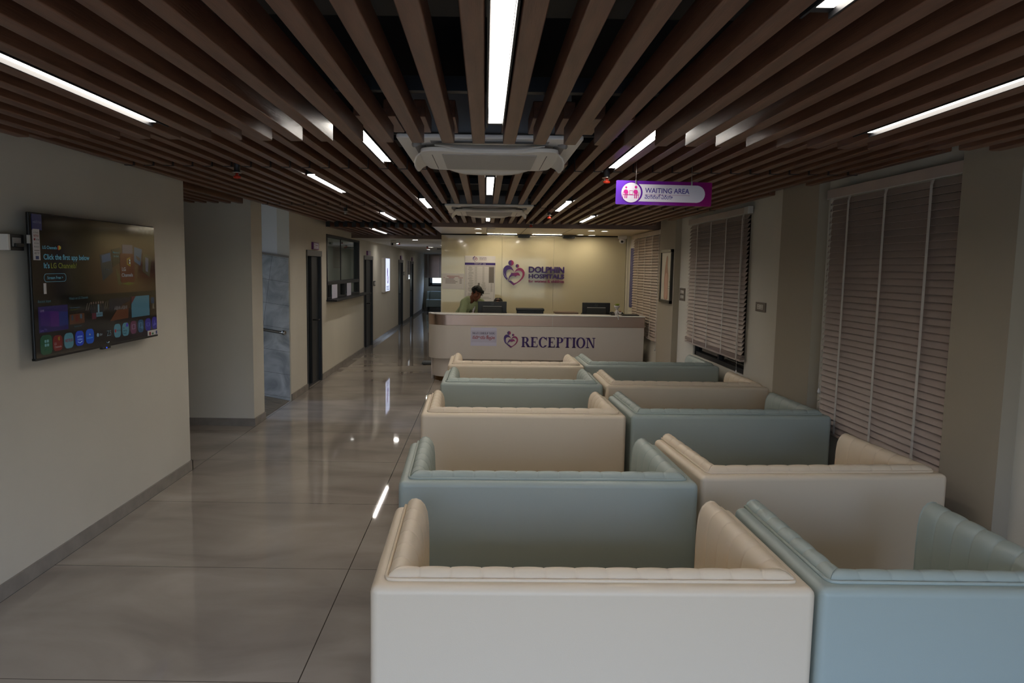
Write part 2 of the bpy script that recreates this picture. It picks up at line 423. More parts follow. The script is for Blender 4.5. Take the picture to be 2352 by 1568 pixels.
# ramp opening on the left: sloping rough floor, tiled wall, handrail
mb = MB().prism([(XL - 0.02, 0.004), (-6.0, 0.62), (-6.0, -0.05), (XL - 0.02, -0.05)], 8.33, 9.5, 'Y')
M_rough = mat('rough_stone', '6B6355', 0.85, bump=(14, 0.9, (0.5, 3, 1)), var=(9, 0.3, (0.6, 3, 1)))
struct('ramp', mb, M_rough, 'rough grooved stone ramp rising to the left', 'ramp')
def wall_tile_mat():
    m = bpy.data.materials.new('grey_marble_tiles'); m.use_nodes = True; n = m.node_tree; b = n.nodes['Principled BSDF']
    t = n.nodes.new('ShaderNodeTexCoord'); mp_ = n.nodes.new('ShaderNodeMapping'); mp_.inputs['Rotation'].default_value = (0, math.radians(-8.2), 0)
    n.links.new(t.outputs['Object'], mp_.inputs[0]); s = n.nodes.new('ShaderNodeSeparateXYZ'); n.links.new(mp_.outputs[0], s.inputs[0])
    outs = []
    for ax, off, st in (('Z', 0.58, 0.302), ('X', -3.02, 0.62)):
        a = n.nodes.new('ShaderNodeMath'); a.operation = 'SUBTRACT'; a.inputs[1].default_value = off; n.links.new(s.outputs[ax], a.inputs[0])
        d = n.nodes.new('ShaderNodeMath'); d.operation = 'PINGPONG'; d.inputs[1].default_value = st / 2; n.links.new(a.outputs[0], d.inputs[0])
        g = n.nodes.new('ShaderNodeMath'); g.operation = 'LESS_THAN'; g.inputs[1].default_value = 0.0016; n.links.new(d.outputs[0], g.inputs[0]); outs.append(g)
    mx = n.nodes.new('ShaderNodeMath'); mx.operation = 'MAXIMUM'; n.links.new(outs[0].outputs[0], mx.inputs[0]); n.links.new(outs[1].outputs[0], mx.inputs[1])
    ns = n.nodes.new('ShaderNodeTexNoise'); ns.inputs['Scale'].default_value = 3.5; ns.inputs['Detail'].default_value = 8; ns.inputs['Distortion'].default_value = 1.2
    r = n.nodes.new('ShaderNodeValToRGB'); r.color_ramp.elements[0].color = rgb('94989A'); r.color_ramp.elements[1].color = rgb('C4C8C8'); r.color_ramp.elements[0].position = .35; r.color_ramp.elements[1].position = .65
    n.links.new(t.outputs['Object'], ns.inputs['Vector']); n.links.new(ns.outputs['Fac'], r.inputs[0])
    mc = n.nodes.new('ShaderNodeMixRGB'); n.links.new(mx.outputs[0], mc.inputs[0]); n.links.new(r.outputs[0], mc.inputs[1]); mc.inputs[2].default_value = rgb('4E4E4C')
    n.links.new(mc.outputs[0], b.inputs['Base Color']); b.inputs['Roughness'].default_value = 0.35
    return m
a_ = math.tan(math.radians(7.5))
mb = MB().prism([(XL - 0.012, 0.0), (XL - 0.012, 1.885), (-6.0, 1.885 + (6 - 2.567) * a_), (-6.0, 0.3)], 9.476, 9.5, 'Y')
struct('wall_ramp', mb, wall_tile_mat(), 'grey marble tiles rising along the ramp', 'wall')
mb = MB().prism([(XL - 0.012, 1.885), (XL - 0.012, 1.915), (-6.0, 1.915 + (6 - 2.567) * a_), (-6.0, 1.885 + (6 - 2.567) * a_)], 9.470, 9.5, 'Y')
struct('trim_1', mb, M_skirt, 'thin stone trim capping the marble tiles', 'trim')
t = thing('handrail', 'round steel handrail on the marble wall of the ramp', 'handrail', (-2.62, 9.47, 0.915))
mb = MB().tube([(0.0, -0.07, 0.0), (-0.05, -0.075, 0.006), (-3.2, -0.075, 0.50)], 0.021, 12)
obj('rail', mb, M_rail, t, smooth=True)
mb = MB().sphere((0.004, -0.07, 0), (0.034, 0.034, 0.034)).tube([(0, -0.07, 0), (0, 0.006, 0)], 0.012, 8)
obj('end_knob', mb, M_rail, t, smooth=True)

# rooms behind the corridor wall
mb = MB().box(-5.2, 9.66, 0, -5.1, 16.9, 2.4).box(-5.2, 16.8, 0, XL - 0.16, 16.9, 2.4).box(-5.2, 9.66, 2.38, XL - 0.16, 16.9, 2.48)
struct('wall_office', mb, M_room, 'grey green walls of the office behind the counter window', 'wall')
mb = MB().box(-4.2, 21.2, 0, -4.1, 26.2, 2.4).box(-4.2, 26.1, 0, XL - 0.16, 26.2, 2.4).box(-4.2, 21.2, 0, XL - 0.16, 21.3, 2.4).box(-4.2, 21.2, 2.33, XL - 0.16, 26.2, 2.4)
struct('wall_office', mb, M_room, 'dim room behind the two far doors', 'wall')

# doors
def door(name, y0, y1, z1, glass, lab):
    t = thing(name, lab, 'door', (XL, y0, 0), kind='structure')
    w = y1 - y0
    mb = MB().box(-0.13, 0, 0, 0.012, 0.045, z1).box(-0.13, w - 0.06, 0, 0.012, w, z1).box(-0.13, 0, 0, -0.02, w, 0.03)
    obj('door_frame', mb, M_doorframe, t, bevel=0.004)
    obj('header', BX(-0.13, 0.0, z1 - 0.085, 0.02, w, z1), M_doorhead, t, bevel=0.004)
    g = 0.045 + (w - 0.105) * glass
    if glass > 0:
        obj('glass_pane', BX(-0.06, 0.045, 0.03, -0.05, g, z1 - 0.085), M_glass, t)
        obj('stile', BX(-0.085, g, 0.03, -0.02, g + 0.05, z1 - 0.085), M_metalblk, t, bevel=0.004)
    obj('door_leaf', BX(-0.075, g + (0.05 if glass else 0), 0.03, -0.03, w - 0.06, z1 - 0.085), M_doorframe, t, bevel=0.004)
    hy = g + (0.09 if glass else 0.15)
    mb = MB().tube([(-0.03, hy, 0.98), (0.045, hy, 0.98), (0.045, hy + 0.12, 0.98)], 0.011, 8)
    obj('handle', mb, M_metalblk, t, smooth=True)
    return t
door('door_1', 10.38, 11.31, 2.015, 0.42, 'nearest dark framed door with a narrow glass pane')
door('door_2', 15.30, 16.49, 2.015, 0.36, 'second dark framed door just beyond the counter window')
door('door_3', 21.42, 22.58, 1.99, 0.0, 'third dark door, beyond the lit poster')
door('door_4', 24.75, 25.87, 1.975, 0.0, 'farthest dark door on the corridor wall')

# counter window of the office
t = thing('window_4', 'dark framed counter window with a slanting notice board row', 'window', (XL, 11.70, 0), kind='structure')
mb = MB()
w_ = 3.05
mb.box(-0.12, 0, 1.245, 0.01, 0.06, 2.30).box(-0.12, w_ - 0.09, 1.245, 0.01, w_, 2.30).box(-0.12, 0, 2.262, 0.01, w_, 2.30).box(-0.12, 0, 1.475, 0.01, w_, 1.535).box(-0.12, 0, 1.245, 0.01, w_, 1.275)
for y in (0.22, 0.85, 0.98, 1.52, 2.08): mb.box(-0.10, y, 1.275, 0.0, y + 0.13, 1.475)
obj('window_frame', mb, M_metalblk, t, bevel=0.004)
obj('mullion', BX(-0.055, 1.36, 1.535, -0.035, 1.378, 2.262), M_metalblk, t)
obj('upper_pane', BX(-0.05, 0.06, 1.535, -0.042, 1.36, 2.262), M_glass, t)
obj('upper_pane', BX(-0.05, 1.378, 1.535, -0.042, w_ - 0.09, 2.262), M_glass, t)
for ya, yb in ((0.06, 0.22), (1.11, 1.52), (2.21, w_ - 0.09)):
    obj('lower_pane', BX(-0.05, ya, 1.275, -0.042, yb, 1.475), M_glass, t)
obj('window_sill', BX(-0.12, -0.03, 1.215, 0.17, w_ + 0.5, 1.245), M_metalblk, t, bevel=0.005)
for y, lab in ((0.30, 'left of the two blank white cards leaning on the counter window'), (1.61, 'right of the two blank white cards leaning on the counter window')):
    o = obj('notice_card', BX(-0.003, 0, 0, 0.003, 0.43 if y < 1 else 0.40, 0.232), M_paperlil, None, (XL + 0.022, 11.70 + y, 1.247))
    tag(o, lab, 'card', 'cards at the counter window')
# framed sheets hanging inside the office glass
for k, y in enumerate((11.85, 13.22)):
    t = thing('framed_certificate', ('left' if k == 0 else 'right') + ' grey framed sheet seen through the counter window', 'frame', (XL - 0.21, y, 1.75), group='framed sheets behind the counter window')
    mb = MB().box(-0.01, 0, 0, 0.01, 0.75, 0.02).box(-0.01, 0, 0.40, 0.01, 0.75, 0.42).box(-0.01, 0, 0, 0.01, 0.03, 0.42).box(-0.01, 0.72, 0, 0.01, 0.75, 0.42)
    obj('frame', mb, M_acdark, t)
    obj('sheet', BX(-0.006, 0.02, 0.015, 0.0, 0.73, 0.405), mat('pale_sheet_%d' % k, '9FABA8', 0.6), t)
    obj('print_lines', MB().box(0.0, 0.12, 0.32, 0.001, 0.60, 0.33).box(0.0, 0.12, 0.25, 0.001, 0.62, 0.257).box(0.0, 0.12, 0.20, 0.001, 0.55, 0.207), M_inkgrey, t)
t = thing('round_ceiling_lamp', 'round lamp glowing on the ceiling of the office', 'lamp', (-3.6, 13.3, 2.38))
obj('rim', MB().lathe([(0.17, 0), (0.17, -0.03), (0.14, -0.035)]), M_white, t, smooth=True)
obj('diffuser', MB().lathe([(0.14, -0.02), (0.14, -0.036), (0.0, -0.037)]), mat('office_glow', 'FFFFFF', emit=(0.85, 1, 0.97, 1), estr=70.0), t)
t = thing('office_chair', 'black office chair seen low through the nearest door glass', 'chair', (-3.35, 11.0, 0))
def fill_chair(t, hb=1.06):
    obj('seat', BX(-0.24, -0.24, 0.43, 0.24, 0.24, 0.50), M_blkplastic, t, bevel=0.03)
    rows = []
    for i in range(9):
        z = 0.56 + (hb - 0.56) * i / 8; wv = 0.20 + 0.035 * math.sin(PI * min(1, i / 7)) - (0.05 if i == 8 else 0)
        rows.append([(x * wv, 0.20 + 0.06 * (i / 8) + 0.05 * (1 - x * x), z) for x in (-1, -.6, -.2, .2, .6, 1)])
    o = obj('backrest', MB().grid(rows), M_blkplastic, t, smooth=True)
    s_ = o.modifiers.new('s', 'SOLIDIFY'); s_.thickness = 0.045; s_.offset = 0
    obj('post', MB().tube([(0, 0, 0.10), (0, 0, 0.44)], 0.028, 10).tube([(0, 0.1, 0.46), (0, 0.27, 0.47), (0, 0.27, 0.62)], 0.02, 8), M_metalblk, t, smooth=True)
    mb = MB()
    for k in range(5):
        a = 2 * PI * k / 5 + 0.3
        mb.tube([(0, 0, 0.10), (0.27 * math.cos(a), 0.27 * math.sin(a), 0.065)], [0.025, 0.014], 8)
    obj('base', mb, M_metalblk, t, smooth=True)
    for k in range(5):
        a = 2 * PI * k / 5 + 0.3
        obj('caster', MB().sphere((0.27 * math.cos(a), 0.27 * math.sin(a), 0.028), 0.028, 10, 6), M_blkplastic, t, smooth=True)
    for s in (-1, 1):
        obj('armrest', MB().tube([(s * 0.24, 0.05, 0.46), (s * 0.29, 0.05, 0.55), (s * 0.29, 0.0, 0.66), (s * 0.29, -0.16, 0.66)], 0.018, 8), M_blkplastic, t, smooth=True)
fill_chair(t)

# reception soffit, brown fascia boards
struct('ceiling', BX(-0.80, 10.95, 2.40, XR, 13.33, 2.52), M_soffit, 'glossy beige soffit above the reception counter', 'ceiling')
mb = MB()
for x in (0.02, 0.62, 1.32): mb.box(x, 10.95, 2.3985, x + 0.006, 13.3, 2.4005)
struct('trim_2', mb, M_black, 'thin dark joints in the reception soffit', 'trim')
struct('trim_3', BX(-0.80, 10.91, 2.395, XR, 10.95, 2.56), M_fascia, 'brown fascia board where the battens meet the reception soffit', 'trim')
struct('trim_4', BX(XL, 13.90, 2.325, -0.80, 13.99, 2.60), M_fascia, 'brown fascia board above the corridor entrance', 'trim')
struct('trim_5', BX(-0.80, 13.27, 2.382, XR, 13.33, 2.402), M_black, 'dark shadow gap along the top of the reception glass', 'trim')
# glass wall behind the reception: panels
for k, (xa, xb) in enumerate(((-0.80, 0.305), (0.308, 1.25), (1.253, 2.575))):
    struct('panel_%d' % (k + 1), BX(xa, 13.285, 0, xb, 13.33, 2.385), M_glasswall, ('left', 'middle', 'right')[k] + ' panel of glossy cream back-painted glass behind the reception', 'panel', bevel=0.001)
struct('ceiling', BX(2.575, 13.2, 0, XR, 13.33, 2.4), M_wall, 'narrow cream return beside the reception glass', 'wall')
struct('trim_6', BX(2.570, 13.275, 0, 2.576, 13.33, 2.385), M_metalblk, 'dark edge trim of the reception glass', 'trim')

# windows behind the blinds on the right
for k, (y0, y1, z0, z1, lab) in enumerate(((3.62, 5.36, 0.62, 2.33, 'dark window behind the nearest blind'), (7.22, 9.0, 0.755, 2.36, 'dark window showing under the middle blind'), (10.75, 12.6, 0.72, 2.33, 'dark window behind the farthest blind'))):
    t = thing('window_%d' % (k + 1), lab, 'window', (XR, y0, z0), kind='structure')
    w_ = y1 - y0; h_ = z1 - z0
    mb = MB().box(0.02, 0, 0, 0.1, 0.05, h_).box(0.02, w_ - 0.05, 0, 0.1, w_, h_).box(0.02, 0, 0, 0.1, w_, 0.05).box(0.02, 0, h_ - 0.05, 0.1, w_, h_).box(0.03, w_ / 2 - 0.03, 0, 0.09, w_ / 2 + 0.03, h_)
    obj('window_frame', mb, M_metalblk, t)
    obj('pane', BX(0.06, 0.05, 0.05, 0.075, w_ - 0.05, h_ - 0.05), M_darkglass, t)  # opaque black pane, the dark outside is put into its colour
# corridor end window
t = thing('window_6', 'far corridor window with daylight under its blind', 'window', (-2.37, 30.5, 0.98), kind='structure')
mb = MB().box(0, 0.0, 0, 0.06, 0.10, 1.355).box(1.33, 0, 0, 1.39, 0.10, 1.355).box(0, 0, 0, 1.39, 0.1, 0.06).box(0, 0, 1.3, 1.39, 0.1, 1.355)
obj('window_frame', mb, M_metalblk, t)
mb = MB().box(0.06, 0.03, 0.06, 0.16, 0.09, 1.3).box(1.23, 0.03, 0.06, 1.33, 0.09, 1.3).box(0.06, 0.03, 0.06, 1.33, 0.09, 0.14)
obj('sash', mb, mat('grey_sash', '8E98A4', 0.4), t)

struct('void_light_block', BX(-6.0, 13.99, 2.33, XR + 0.2, 14.1, ZT + 0.1), M_black, 'added black panel keeping sky light out of the void above the corridor entrance', 'wall')  # unseen blocks, added to stop sky light leaking through the void
struct('void_light_block', BX(-0.80, 13.5, 2.33, XR + 0.2, 13.99, ZT + 0.1), M_black, 'added black block keeping sky light out of the void above the reception glass', 'wall')

# ------------------------------------------------------------------ wooden ceiling battens
PITCH, SW, SH = 0.131, 0.054, 0.075
def grid_x(x0, x1):
    k = math.ceil((x0 + 0.062) / PITCH); out = []
    while -0.062 + k * PITCH + SW <= x1:
        out.append(-0.062 + k * PITCH); k += 1
    return out
def batten_mesh(L):
    return MB().box(0, 0, 0, SW, L, SH)
def bay(label, y0, y1, z, xs, holes=(), clip_end=None, cap=False, far_cap=False):
    t = thing('ceiling_battens', label, 'ceiling', (0, y0, z), kind='structure')
    cache = {}
    for x in xs:
        segs = [(y0, y1)]
        for xa, xb, ya, yb in holes:
            if x + SW > xa and x < xb:
                ns = []
                for a, b in segs:
                    if yb <= a or ya >= b: ns.append((a, b)); continue
                    if ya - a > 0.02: ns.append((a, ya))
                    if b - yb > 0.02: ns.append((yb, b))
                segs = ns
        for a, b in segs:
            key = round(b - a, 3)
            if key not in cache:
                o = obj('batten', batten_mesh(b - a), M_slat, t, bevel=0.004, seg=1); cache[key] = o
            else:
                o = cache[key].copy(); COL.objects.link(o); o.parent = t
            o.location = (x, a - y0, 0)
    if clip_end is not None:
        c0 = None
        for x in xs:
            if any(x + SW > xa and x < xb and ya < clip_end + 0.02 and yb > clip_end for xa, xb, ya, yb in holes): continue
            if c0 is None:
                mb = MB().box(-0.004, 0, -0.003, SW + 0.004, 0.022, SH + 0.02); c0 = o = obj('clip', mb, M_metalblk, t)
            else:
                o = c0.copy(); COL.objects.link(o); o.parent = t
            o.location = (x, clip_end - y0 - 0.011, 0)
    if cap:
        c0 = None
        for x in xs:
            if c0 is None:
                c0 = o = obj('end_cap', MB().box(-0.003, -0.02, -0.003, SW + 0.003, 0.02, SH + 0.003), M_metalblk, t)
            else:
                o = c0.copy(); COL.objects.link(o); o.parent = t
            o.location = (x, 0, 0)
    # steel carriers that the battens hang from
    n = max(1, int((y1 - y0) / 1.0)); c0 = None
    for i in range(n):
        y = (i + 0.5) * (y1 - y0) / n
        obj('carrier', BX(min(xs) - 0.02, y - 0.02, SH, max(xs) + SW + 0.02, y + 0.02, SH + 0.05), M_metalblk, t)
    return t
AC1 = (-0.47, 0.50, 3.62, 4.66); AC2 = (-0.45, 0.52, 7.56, 8.66)
bay('front bay of brown ceiling battens, the lowest and nearest', YF + 0.05, 3.19, 2.33, grid_x(-2.53, 2.30))
bay('second bay of brown ceiling battens, behind the lowest front bay', 3.24, 4.94, 2.45, grid_x(-2.53, 2.56), [AC1, (2.45, 3, 3.48, 3.94)], 4.94)
bay('third bay of brown ceiling battens, in the middle of the room', 4.94, 7.94, 2.45, grid_x(-2.53, 2.56), [AC2, (2.45, 3, 5.59, 6.30)], 7.94)
bay('brown ceiling battens over the recess on the left', 6.24, 7.93, 2.45, grid_x(-3.95, -2.56))
bay('last bay of brown ceiling battens, ending at the reception soffit', 7.94, 10.91, 2.45, grid_x(-2.53, 2.56), [AC2, (2.45, 3, 9.74, 10.62)])
bay('short brown ceiling battens at the corridor entrance, with black end caps', 11.1, 13.9, 2.385, grid_x(-2.53, -0.82), (), None, True)
mb = MB()
for y, x0, x1, z in ((0.7, -2.4, 2.5, 2.66), (2.4, -2.4, 2.5, 2.70), (5.6, -2.4, 2.5, 2.75), (6.9, -2.4, 2.5, 2.72), (9.6, -2.4, 2.5, 2.7)):
    mb.box(x0, y, z, x1, y + 0.32, z + 0.2)
struct('ceiling_duct', mb, M_metalblk, 'black ducts in the void above the battens', 'duct')

# linear lights between the battens
def gx(k): return 0.0305 + PITCH * k
def linear_light(x, y0, y1, z, lab):
    t = thing('linear_ceiling_light', lab, 'light', (x, y0, z), group='linear lights between the battens')
    L = y1 - y0
    mb = MB().box(-0.033, -0.03, -0.001, -0.0275, L + 0.03, 0.07).box(0.0275, -0.03, -0.001, 0.033, L + 0.03, 0.07).box(-0.033, -0.03, 0.06, 0.033, L + 0.03, 0.07).box(-0.033, -0.03, 0.012, 0.033, -0.004, 0.07).box(-0.033, L + 0.004, 0.012, 0.033, L + 0.03, 0.07)
    obj('housing', mb, M_metalblk, t)
    obj('diffuser', BX(-0.0245, 0, 0.012, 0.0245, L, 0.026), M_lampdim if z < 2.35 else M_lamp, t)
for x, y0, y1, z, lab in (
    (gx(0), 1.53, 2.80, 2.33, 'large centre light strip nearest the top edge of the picture'),
    (gx(-10), 1.60, 2.87, 2.33, 'long light strip running out of the left edge'),
    (gx(11), 1.60, 2.88, 2.33, 'long light strip running out of the right edge'),
    (gx(5), 0.28, 1.55, 2.33, 'light strip cut by the top edge, right of centre'),
    (gx(-5), 0.05, 1.32, 2.33, 'light strip overhead, left of centre, above the viewer'),
    (gx(-5), 3.45, 4.69, 2.45, 'light strip just left of the nearer air conditioner'),
    (gx(6), 3.50, 4.84, 2.45, 'light strip just right of the nearer air conditioner'),
    (gx(0), 5.43, 6.71, 2.45, 'short centre light strip between the two air conditioners'),
    (gx(-10), 5.40, 6.68, 2.45, 'light strip on the left, beyond the long left strip'),
    (gx(-5), 7.20, 8.28, 2.45, 'small light strip left of the farther air conditioner'),
    (gx(6), 7.25, 8.50, 2.45, 'small light strip right of the farther air conditioner'),
    (gx(0), 9.36, 10.5, 2.45, 'tiny centre light strip beyond the farther air conditioner'),
    (gx(-10), 9.10, 10.43, 2.45, 'small light strip near the left end of the last bay'),
    (gx(10), 9.18, 10.43, 2.45, 'small light strip right of centre near the reception soffit'),
    (gx(-14), 11.8, 13.45, 2.385, 'light strip in the short battens at the corridor entrance')):
    linear_light(x, y0, y1, z, lab)

# ------------------------------------------------------------------ ceiling equipment
def cassette(x, y, sx_, sy_, z, lab):
    t = thing('ceiling_air_conditioner', lab, 'air conditioner', (x, y, z), group='ceiling air conditioners')
    a, b = sx_ / 2, sy_ / 2
    obj('panel', MB().prism(rounded(sx_, sy_, 0.02), 0, 0.022), M_ac, t, bevel=0.006)
    obj('casing', BX(-a + 0.06, -b + 0.06, 0.022, a - 0.06, b - 0.06, 0.24), M_acdark, t)
    # dark air slots round the centre
    mb = MB()
    for s in (-1, 1):
        mb.box(-0.30, s * (b - 0.10) - 0.03, -0.002, 0.30, s * (b - 0.10) + 0.03, 0.0)
        mb.box(s * (a - 0.10) - 0.03, -0.30, -0.002, s * (a - 0.10) + 0.03, 0.30, 0.0)
    obj('air_slot', mb, M_acdark, t)
    # lowered centre plate, pinched on its near and far sides
    w, d = 0.37, 0.40
    pts = []
    for k in range(9):
        u = -1 + 2 * k / 8; pts.append((u * 0.22, -d + 0.055 - 0.0 * u * u))
    pts = [(-0.37, -0.30), (-0.33, -0.36), (-0.26, -0.375), (-0.20, -0.345), (-0.13, -0.315), (0, -0.31), (0.13, -0.315), (0.20, -0.345), (0.26, -0.375), (0.33, -0.36), (0.37, -0.30),
           (0.37, 0.28), (0.33, 0.345), (0.24, 0.365), (0, 0.37), (-0.24, 0.365), (-0.33, 0.345), (-0.37, 0.28)]
    pts = smooth_poly(pts, 2)
    cp = obj('centre_plate', MB().prism(pts, -0.042, -0.020), M_ac, t, bevel=0.005)
    obj('neck', BX(-0.24, -0.24, -0.022, 0.24, 0.24, 0.002), M_ac, t)
    obj('intake_grille', MB().prism(rounded(0.50, 0.56, 0.01, cy=0.01), -0.046, -0.0415), M_acgrille, cp)
    for q in (-0.305, 0.302): obj('seam', BX(q, -0.24, -0.0432, q + 0.003, 0.30, -0.0418), M_metalblk, cp)
    # four louvre blades
    def blade(L, R, a0, a1):
        rows = []
        for i in range(13):
            u = -1 + 2 * i / 12; sc = (1 - abs(u) ** 4) * 0.7 + 0.3
            rows.append([(u * L / 2, R * math.sin(a0 + (a1 - a0) * k / 6 * sc), -R * (1 - math.cos(a0 + (a1 - a0) * k / 6 * sc))) for k in range(7)])
        return MB().grid(rows)
    for ang, off, lab2 in ((0, b - 0.13, 'far'), (PI, b - 0.13, 'near'), (PI / 2, a - 0.13, 'l'), (-PI / 2, a - 0.13, 'r')):
        if lab2 in ('far', 'near'): mb = blade(0.56, 0.20, 0.0, 0.62)
        else: mb = blade(0.50, 0.075, -0.3, 1.5)
        o = obj('louvre', mb, M_ac, t, smooth=True)
        o.rotation_euler = (0, 0, ang)
        o.location = (-math.sin(ang) * off, math.cos(ang) * off, -0.018)
        s_ = o.modifiers.new('s', 'SOLIDIFY'); s_.thickness = 0.006
    for sx2 in (-1, 1):
        obj('hinge', MB().tube([(sx2 * 0.36, -0.34, 0.0), (sx2 * 0.39, -0.37, -0.012)], 0.014, 8), M_acdark, t, smooth=True)
cassette(0.015, 4.15, 0.93, 1.00, 2.432, 'nearer white four way ceiling air conditioner')
cassette(0.035, 8.12, 0.93, 1.04, 2.432, 'farther white four way ceiling air conditioner')

def sprinkler(x, y, z0, L, red, lab):
    t = thing('sprinkler', lab, 'sprinkler', (x, y, z0))
    obj('pipe', MB().tube([(0, 0, 0), (0, 0, -L)], 0.02, 10), M_metalblk, t, smooth=True)
    mb = MB().lathe([(0.026, -L - 0.004), (0.034, -L), (0.018, -L + 0.004)], n=16)
    mb.tube([(-0.010, 0, -L), (-0.012, 0, -L - 0.022), (0, 0, -L - 0.03)], 0.003, 6).tube([(0.010, 0, -L), (0.012, 0, -L - 0.022), (0, 0, -L - 0.03)], 0.003, 6)
    obj('frame', mb, M_chrome, t, smooth=True)
    mb = MB().tube([(0, 0, -L - 0.004), (0, 0, -L - 0.03)], [0.009, 0.014], 10)
    if red: mb.lathe([(0.010, -L - 0.018), (0.024, -L - 0.024), (0.024, -L - 0.036), (0.006, -L - 0.04)], n=12)
    obj('cap', mb, M_red if red else M_chrome, t, smooth=True)
sprinkler(-1.66, 4.9, 2.53, 0.125, True, 'red capped sprinkler hanging on the left above the television wall end')
sprinkler(0.815, 4.98, 2.53, 0.115, True, 'red capped sprinkler at the far end of the light strip left of the hanging sign')
sprinkler(-1.59, 8.3, 2.53, 0.12, False, 'bare sprinkler without a cap in the middle bay, left of centre')
sprinkler(0.74, 8.55, 2.53, 0.115, True, 'small red capped sprinkler below the strip right of the farther air conditioner')
sprinkler(0.64, 10.3, 2.53, 0.115, True, 'smallest red capped sprinkler right of the farther air conditioner')
sprinkler(-1.95, 16.5, 2.335, 0.01, True, 'small red sprinkler beside the corridor camera')
sprinkler(-1.53, 19.2, 2.335, 0.02, True, 'tiny red sprinkler on the corridor ceiling near its round lamps')

def downlight(x, y, z, r, m, lab, grp, lit=True):
    t = thing('downlight', lab, 'downlight', (x, y, z), group=grp)
    obj('rim', MB().lathe([(r + 0.012, 0.0), (r + 0.012, -0.006), (r, -0.008), (r, -0.002)]), M_white, t, smooth=True)
    obj('diffuser', MB().lathe([(r, -0.003), (0.0, -0.0035)], cap=False), m if lit else M_acdark, t)
for x, y, lab, lit in ((-0.116, 11.30, 'left front downlight of the left pair in the reception soffit', True), (-0.122, 12.67, 'left rear downlight above the left end of the reception desk', True),
                       (0.085, 11.25, 'unlit downlight, second from the left in the reception soffit', False), (0.075, 12.70, 'lit rear downlight behind the unlit one in the reception soffit', True),
                       (1.672, 12.86, 'rear downlight left of the four on the right of the soffit', True), (1.661, 11.45, 'front downlight, left one of the right front pair', True),
                       (1.886, 12.97, 'rear right downlight nearest the right security camera', True), (1.878, 11.52, 'front right downlight, rightmost of all in the soffit', True)):
    downlight(x, y, 2.40, 0.055, M_spot, lab, 'round downlights in the reception soffit', lit)
for x, y, lab in ((-1.411, 14.62, 'nearest and brightest round lamp on the corridor ceiling'), (-2.063, 16.95, 'round lamp behind the corridor dome camera'), (-1.482, 19.9, 'round lamp in the middle of the corridor ceiling'), (-1.05, 18.0, 'round lamp at the right side of the corridor ceiling'),
                  (-1.75, 22.5, 'far round lamp deep in the corridor'), (-1.3, 26.0, 'farthest round lamp deep in the corridor')):
    downlight(x, y, 2.335, 0.06, M_spotcool, lab, 'round lamps on the corridor ceiling')
t = thing('ceiling_vent', 'small dark flat vent far along the corridor ceiling', 'vent', (-1.25, 21.5, 2.335))
obj('grille', BX(-0.17, -0.1, -0.02, 0.17, 0.1, 0), M_metalblk, t)
obj('red_tab', BX(0.17, -0.06, -0.03, 0.22, 0.06, 0), M_red, t)

# warm cove strips along the top of the reception glass, two black boxes in front of it
for xa, xb, lab in ((0.03, 0.56, 'left warm strip of light along the top of the reception glass'), (0.83, 1.36, 'right warm strip of light between the two black boxes')):
    t = thing('cove_light', lab, 'light', (xa, 12.98, 2.398), group='warm strips above the reception glass')
    obj('channel', BX(0, -0.018, -0.002, xb - xa, 0.018, 0.001), M_ac, t)
    obj('diffuser', BX(0.004, -0.014, -0.004, xb - xa - 0.004, 0.014, -0.002), M_cove, t)
for x, lab in ((0.585, 'left black box fixture hanging under the reception soffit'), (1.395, 'right black box fixture hanging under the reception soffit')):
    t = thing('box_light', lab, 'fixture', (x, 13.12, 2.40), group='black boxes above the reception')
    obj('body', BX(0, 0, -0.055, 0.215, 0.09, 0), M_blkplastic, t, bevel=0.004)
    obj('lens', BX(0.01, 0.012, -0.058, 0.205, 0.078, -0.0545), M_dkplastic, t)
for k, x in enumerate((0.69, 1.50, -0.02, 1.75)):
    pass

def dome_cam(x, y, z, lab, right):
    t = thing('security_camera', lab, 'camera', (x, y, z))
    obj('base', MB().lathe([(0.06, 0.0), (0.062, -0.03), (0.05, -0.042)]) if not right else BX(-0.075, -0.05, -0.055, 0.075, 0.05, 0.0), M_ac, t, smooth=not right, bevel=0.008 if right else 0)
    mb = MB().sphere((0, 0, -0.065 if not right else -0.085), (0.062, 0.062, 0.06), 18, 12)
    o = obj('dome', mb, M_ceramic, t, smooth=True)
    zc = -0.075 if not right else -0.105
    obj('lens', MB().sphere((-0.012, -0.048, zc), (0.026, 0.02, 0.022), 12, 8), M_blkplastic, o, smooth=True)
dome_cam(-1.93, 15.3, 2.335, 'white dome security camera on the corridor ceiling', False)
dome_cam(2.455, 13.08, 2.40, 'white security camera in the right corner above the reception glass', True)

# hanging sign
t = thing('hanging_sign', 'purple hanging WAITING AREA sign on two thin cables', 'sign', (1.112, 4.6, 2.2765))
t.rotation_euler = (0, 0.012, 0)
board = obj('board', MB().prism(rounded(0.60, 0.148, 0.008), -0.004, 0.004, 'Y'), M_sign, t)
M_signwhite = mat('sign_white', 'D9D5E2', 0.15)
mb = MB().prism([(-0.17, 0.053), (0.20, 0.053)] + [(0.205 + 0.053 * math.cos(a), 0.053 * math.sin(a)) for a in [math.radians(85 - 17 * i) for i in range(11)]] + [(0.20, -0.053), (-0.17, -0.053)], -0.0055, -0.004, 'Y')
obj('white_panel', mb, M_signwhite, board)
obj('round_panel_edge', MB().prism(disc(0.067, 32, -0.2, 0), -0.0062, -0.0045, 'Y'), mat('sign_violet', '5E1F92', 0.15), board)
obj('round_panel', MB().prism(disc(0.061, 32, -0.205, 0), -0.0072, -0.0055, 'Y'), M_signwhite, board)
M_pink = mat('sign_pink', 'C8308E', 0.2)
mb = MB()
